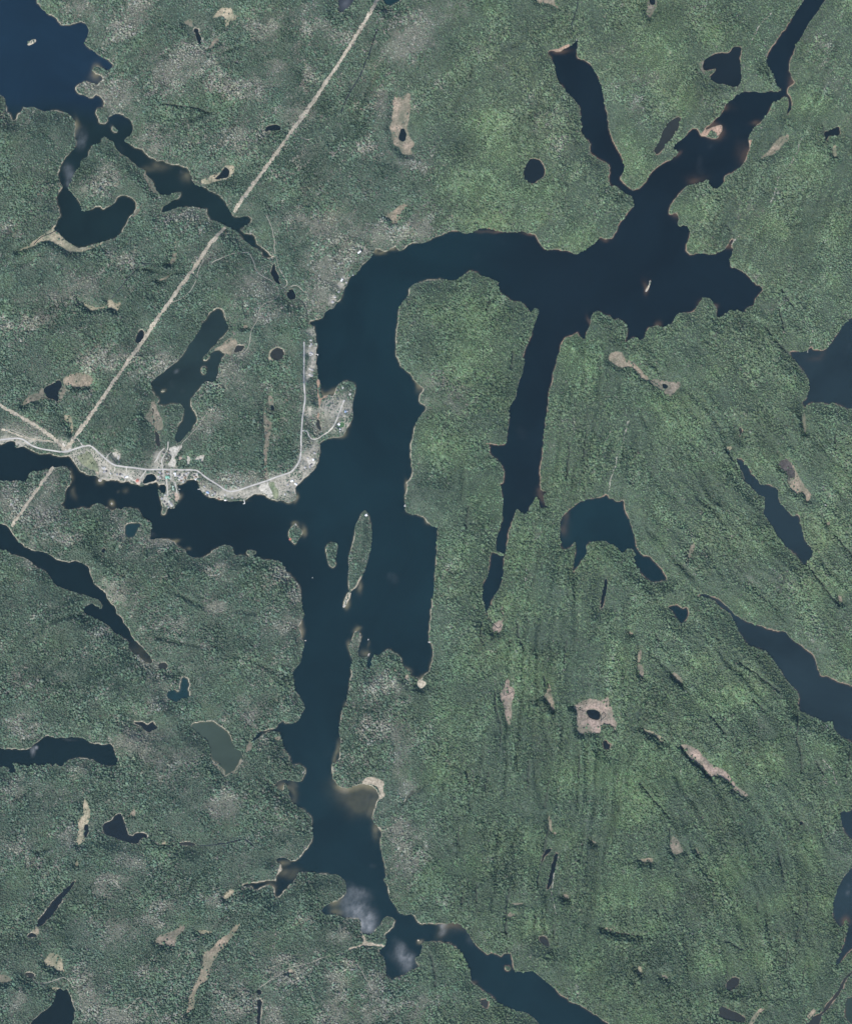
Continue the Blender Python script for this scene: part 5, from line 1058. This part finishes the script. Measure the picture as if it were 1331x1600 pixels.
# ------------------------------------------------------------------ piers, boats, boulders
M_DECK = plain('pier_deck', (.55, .54, .50), .8, .1); M_POST = plain('pier_post', (.2, .17, .14))
def pier(x, y, length, width, rot, label, ell=0.0):
    e = bpy.data.objects.new('pier', None); e.location = (X(x), Y(y), 0); e.rotation_euler.z = R(rot); tag(link(e), label, 'pier')
    bm = bmesh.new(); box(bm, 0, length, -width / 2, width / 2, .55, .85)
    if ell: box(bm, length - .002 - width, length - .01, -width / 2 - ell, -width / 2, .55, .85)
    link(bpy.data.objects.new('deck', done(bm, 'deck', M_DECK)), e)
    for i in range(int(length / 6) + 1):
        for s in (-1, 1):
            bm = bmesh.new(); bmesh.ops.create_cone(bm, cap_ends=True, segments=8, radius1=.15, radius2=.15, depth=3.6)
            for v in bm.verts: v.co += Vector((min(1 + i * 6, length - 1), s * (width / 2 - .3), -.75))
            link(bpy.data.objects.new('post', done(bm, 'post', M_POST)), e)
for fr, u_, v_, l, w, rot, ell, lb in (('C',455,672,26,4.5,-78,9,'white L shaped pier at the shore west of the small cove'),
        ('A',785,660,14,3,0,0,'short pier on the east side of the village peninsula'), ('A',1095,660,16,3.5,180,0,'short pale pier on the east bank of the village bay'),
        ('D',856,400,16,5,90,0,'pale pier on the sandy cove of the northern point'), ('E',375,843,22,3.5,0,0,'northernmost pier off the straight lakeside road'),
        ('E',405,1025,18,3,-8,6,'middle pier with bent end off the straight lakeside road'), ('E',400,1420,18,3,0,0,'southernmost pier off the straight lakeside road'),
        ('F',1152,100,10,4,100,0,'short pale pier in the notch of the northern shore')):
    x0, y0, k = FR[fr]; pier(x0 + u_ * k, y0 + v_ * k, l, w, rot, lb, ell)
M_HULL = plain('boat_hull', (.8, .8, .8), .3, .02); M_SEAT = plain('boat_seats', (.25, .2, .15))
def boat(x, y, rot, label, s=1.0):
    e = bpy.data.objects.new('motor_boat', None); e.location = (X(x), Y(y), 0); e.rotation_euler.z = R(rot); e.scale = (s,) * 3; tag(link(e), label, 'boat')
    st = [(-4, 1.2, .8), (-2, 1.4, .85), (1, 1.35, .95), (3, .8, 1.1), (4.2, .04, 1.3)]
    bm = bmesh.new(); rows = []
    for xx, hw, top in st: rows.append([bm.verts.new(c) for c in ((xx, -hw, top), (xx, -hw * .7, -.3), (xx, hw * .7, -.3), (xx, hw, top), (xx, hw * .85, top), (xx, hw * .6, .15), (xx, -hw * .6, .15), (xx, -hw * .85, top))])
    for a, b in zip(rows, rows[1:]):
        for i in range(8): bm.faces.new((a[i], b[i], b[(i + 1) % 8], a[(i + 1) % 8]))
    bm.faces.new(rows[0]); bm.faces.new(rows[-1][::-1])
    link(bpy.data.objects.new('hull', done(bm, 'hull', M_HULL)), e)
    for xx in (-2, .6):
        bm = bmesh.new(); box(bm, xx, xx + .5, -.9, .9, .3, .6); link(bpy.data.objects.new('seat', done(bm, 'seat', M_SEAT)), e)
    bm = bmesh.new(); box(bm, -4.5, -4.02, -.25, .25, -.5, 1.2); link(bpy.data.objects.new('outboard_motor', done(bm, 'outboard_motor', M_POST)), e)
boat(488.3, 902.5, 100, 'small white boat alone on open water southwest of the egg shaped island', 1.0)
boat(575.5, 999.3, 80, 'white boat off the tip of the shoal beside the southern point', 1.2)
M_ROCK = plain('pale_rock', (.36, .335, .30), .9, .2, .2)
def boulder(x, y, l, w, h, rot, label):
    bm = bmesh.new(); bmesh.ops.create_icosphere(bm, subdivisions=3, radius=1)
    r = random.Random(int(x * 13 + y))
    o1, o2 = r.uniform(0, 9), r.uniform(0, 9)
    for v in bm.verts:
        k = 1 + .28 * math.sin(v.co.x * 3 + o1) * math.cos(v.co.y * 3.4 + o2) + .14 * math.sin(v.co.z * 7 + o1 + v.co.x * 5)
        v.co = Vector((v.co.x * k * l / 2, v.co.y * k * w / 2, v.co.z * k * h / 2))
    o = bpy.data.objects.new('boulder', done(bm, 'boulder', M_ROCK)); o.location = (X(x), Y(y), max(float(zat(x, y)), -.6) + h * .12); o.rotation_euler.z = R(rot)
    tag(link(o), label, 'rock')
for fr, u_, v_, l, w, h, rot, lb in (('G',493,243,16,12,4,30,'pale rock on the north tip of the small island'), ('31',74,528,9,7,3,60,'pale rock at the south end of the eastern rock sliver'),
        ('31',96,470,14,4,2,75,'long pale rock at the middle of the eastern rock sliver'), ('H',1182,416,16,11,4,0,'pale rock jutting from the eastern shore above the bright beach'),
        ('H',605,583,14,10,4,40,'pale rock at the treeline of the southern point'), ('02',612,433,18,16,3,0,'round pale rock off the meadow shore'),
        ('02',685,575,9,12,3,0,'pale rock off the wooded southern point opposite the causeway'), ('00',200,252,18,9,3,35,'pale rock capping the islet in the northwestern lake'),
        ('G',955,1010,12,20,3,-20,'pale rock at the south end of the thin islet'), ('G',970,965,10,16,3,-30,'pale rock in the middle of the thin islet'),
        ('13',530,568,12,9,3,20,'pale rock outcrop on the wooded western point'), ('13',562,965,12,18,4,10,'pale rock face on the round western point'),
        ('13',578,160,12,8,3,0,'pale rock on the western shore opposite the southern point'), ('H',440,570,8,20,3,-30,'pale rock spit closing the sandy shoal cove')):
    x0, y0, k = FR[fr]; boulder(x0 + u_ * k, y0 + v_ * k, l, w, h, rot, lb)

# ------------------------------------------------------------------ the air between the aircraft and the ground
bm = bmesh.new(); box(bm, -31000, 31000, -31000, 31000, -40, CAM_H + 120)
HZ = bpy.data.materials.new('thin_haze'); HZ.use_nodes = True; HZ.node_tree.nodes.clear()
ho = HZ.node_tree.nodes.new('ShaderNodeOutputMaterial'); hv = HZ.node_tree.nodes.new('ShaderNodeVolumePrincipled')
hv.inputs['Color'].default_value = (.42, .72, 1.0, 1); hv.inputs['Density'].default_value = HAZE; hv.inputs['Anisotropy'].default_value = 0.0
HZ.node_tree.links.new(hv.outputs[0], ho.inputs['Volume'])
hz = bpy.data.objects.new('haze', done(bm, 'haze', HZ)); link(hz); hz['kind'] = 'stuff'
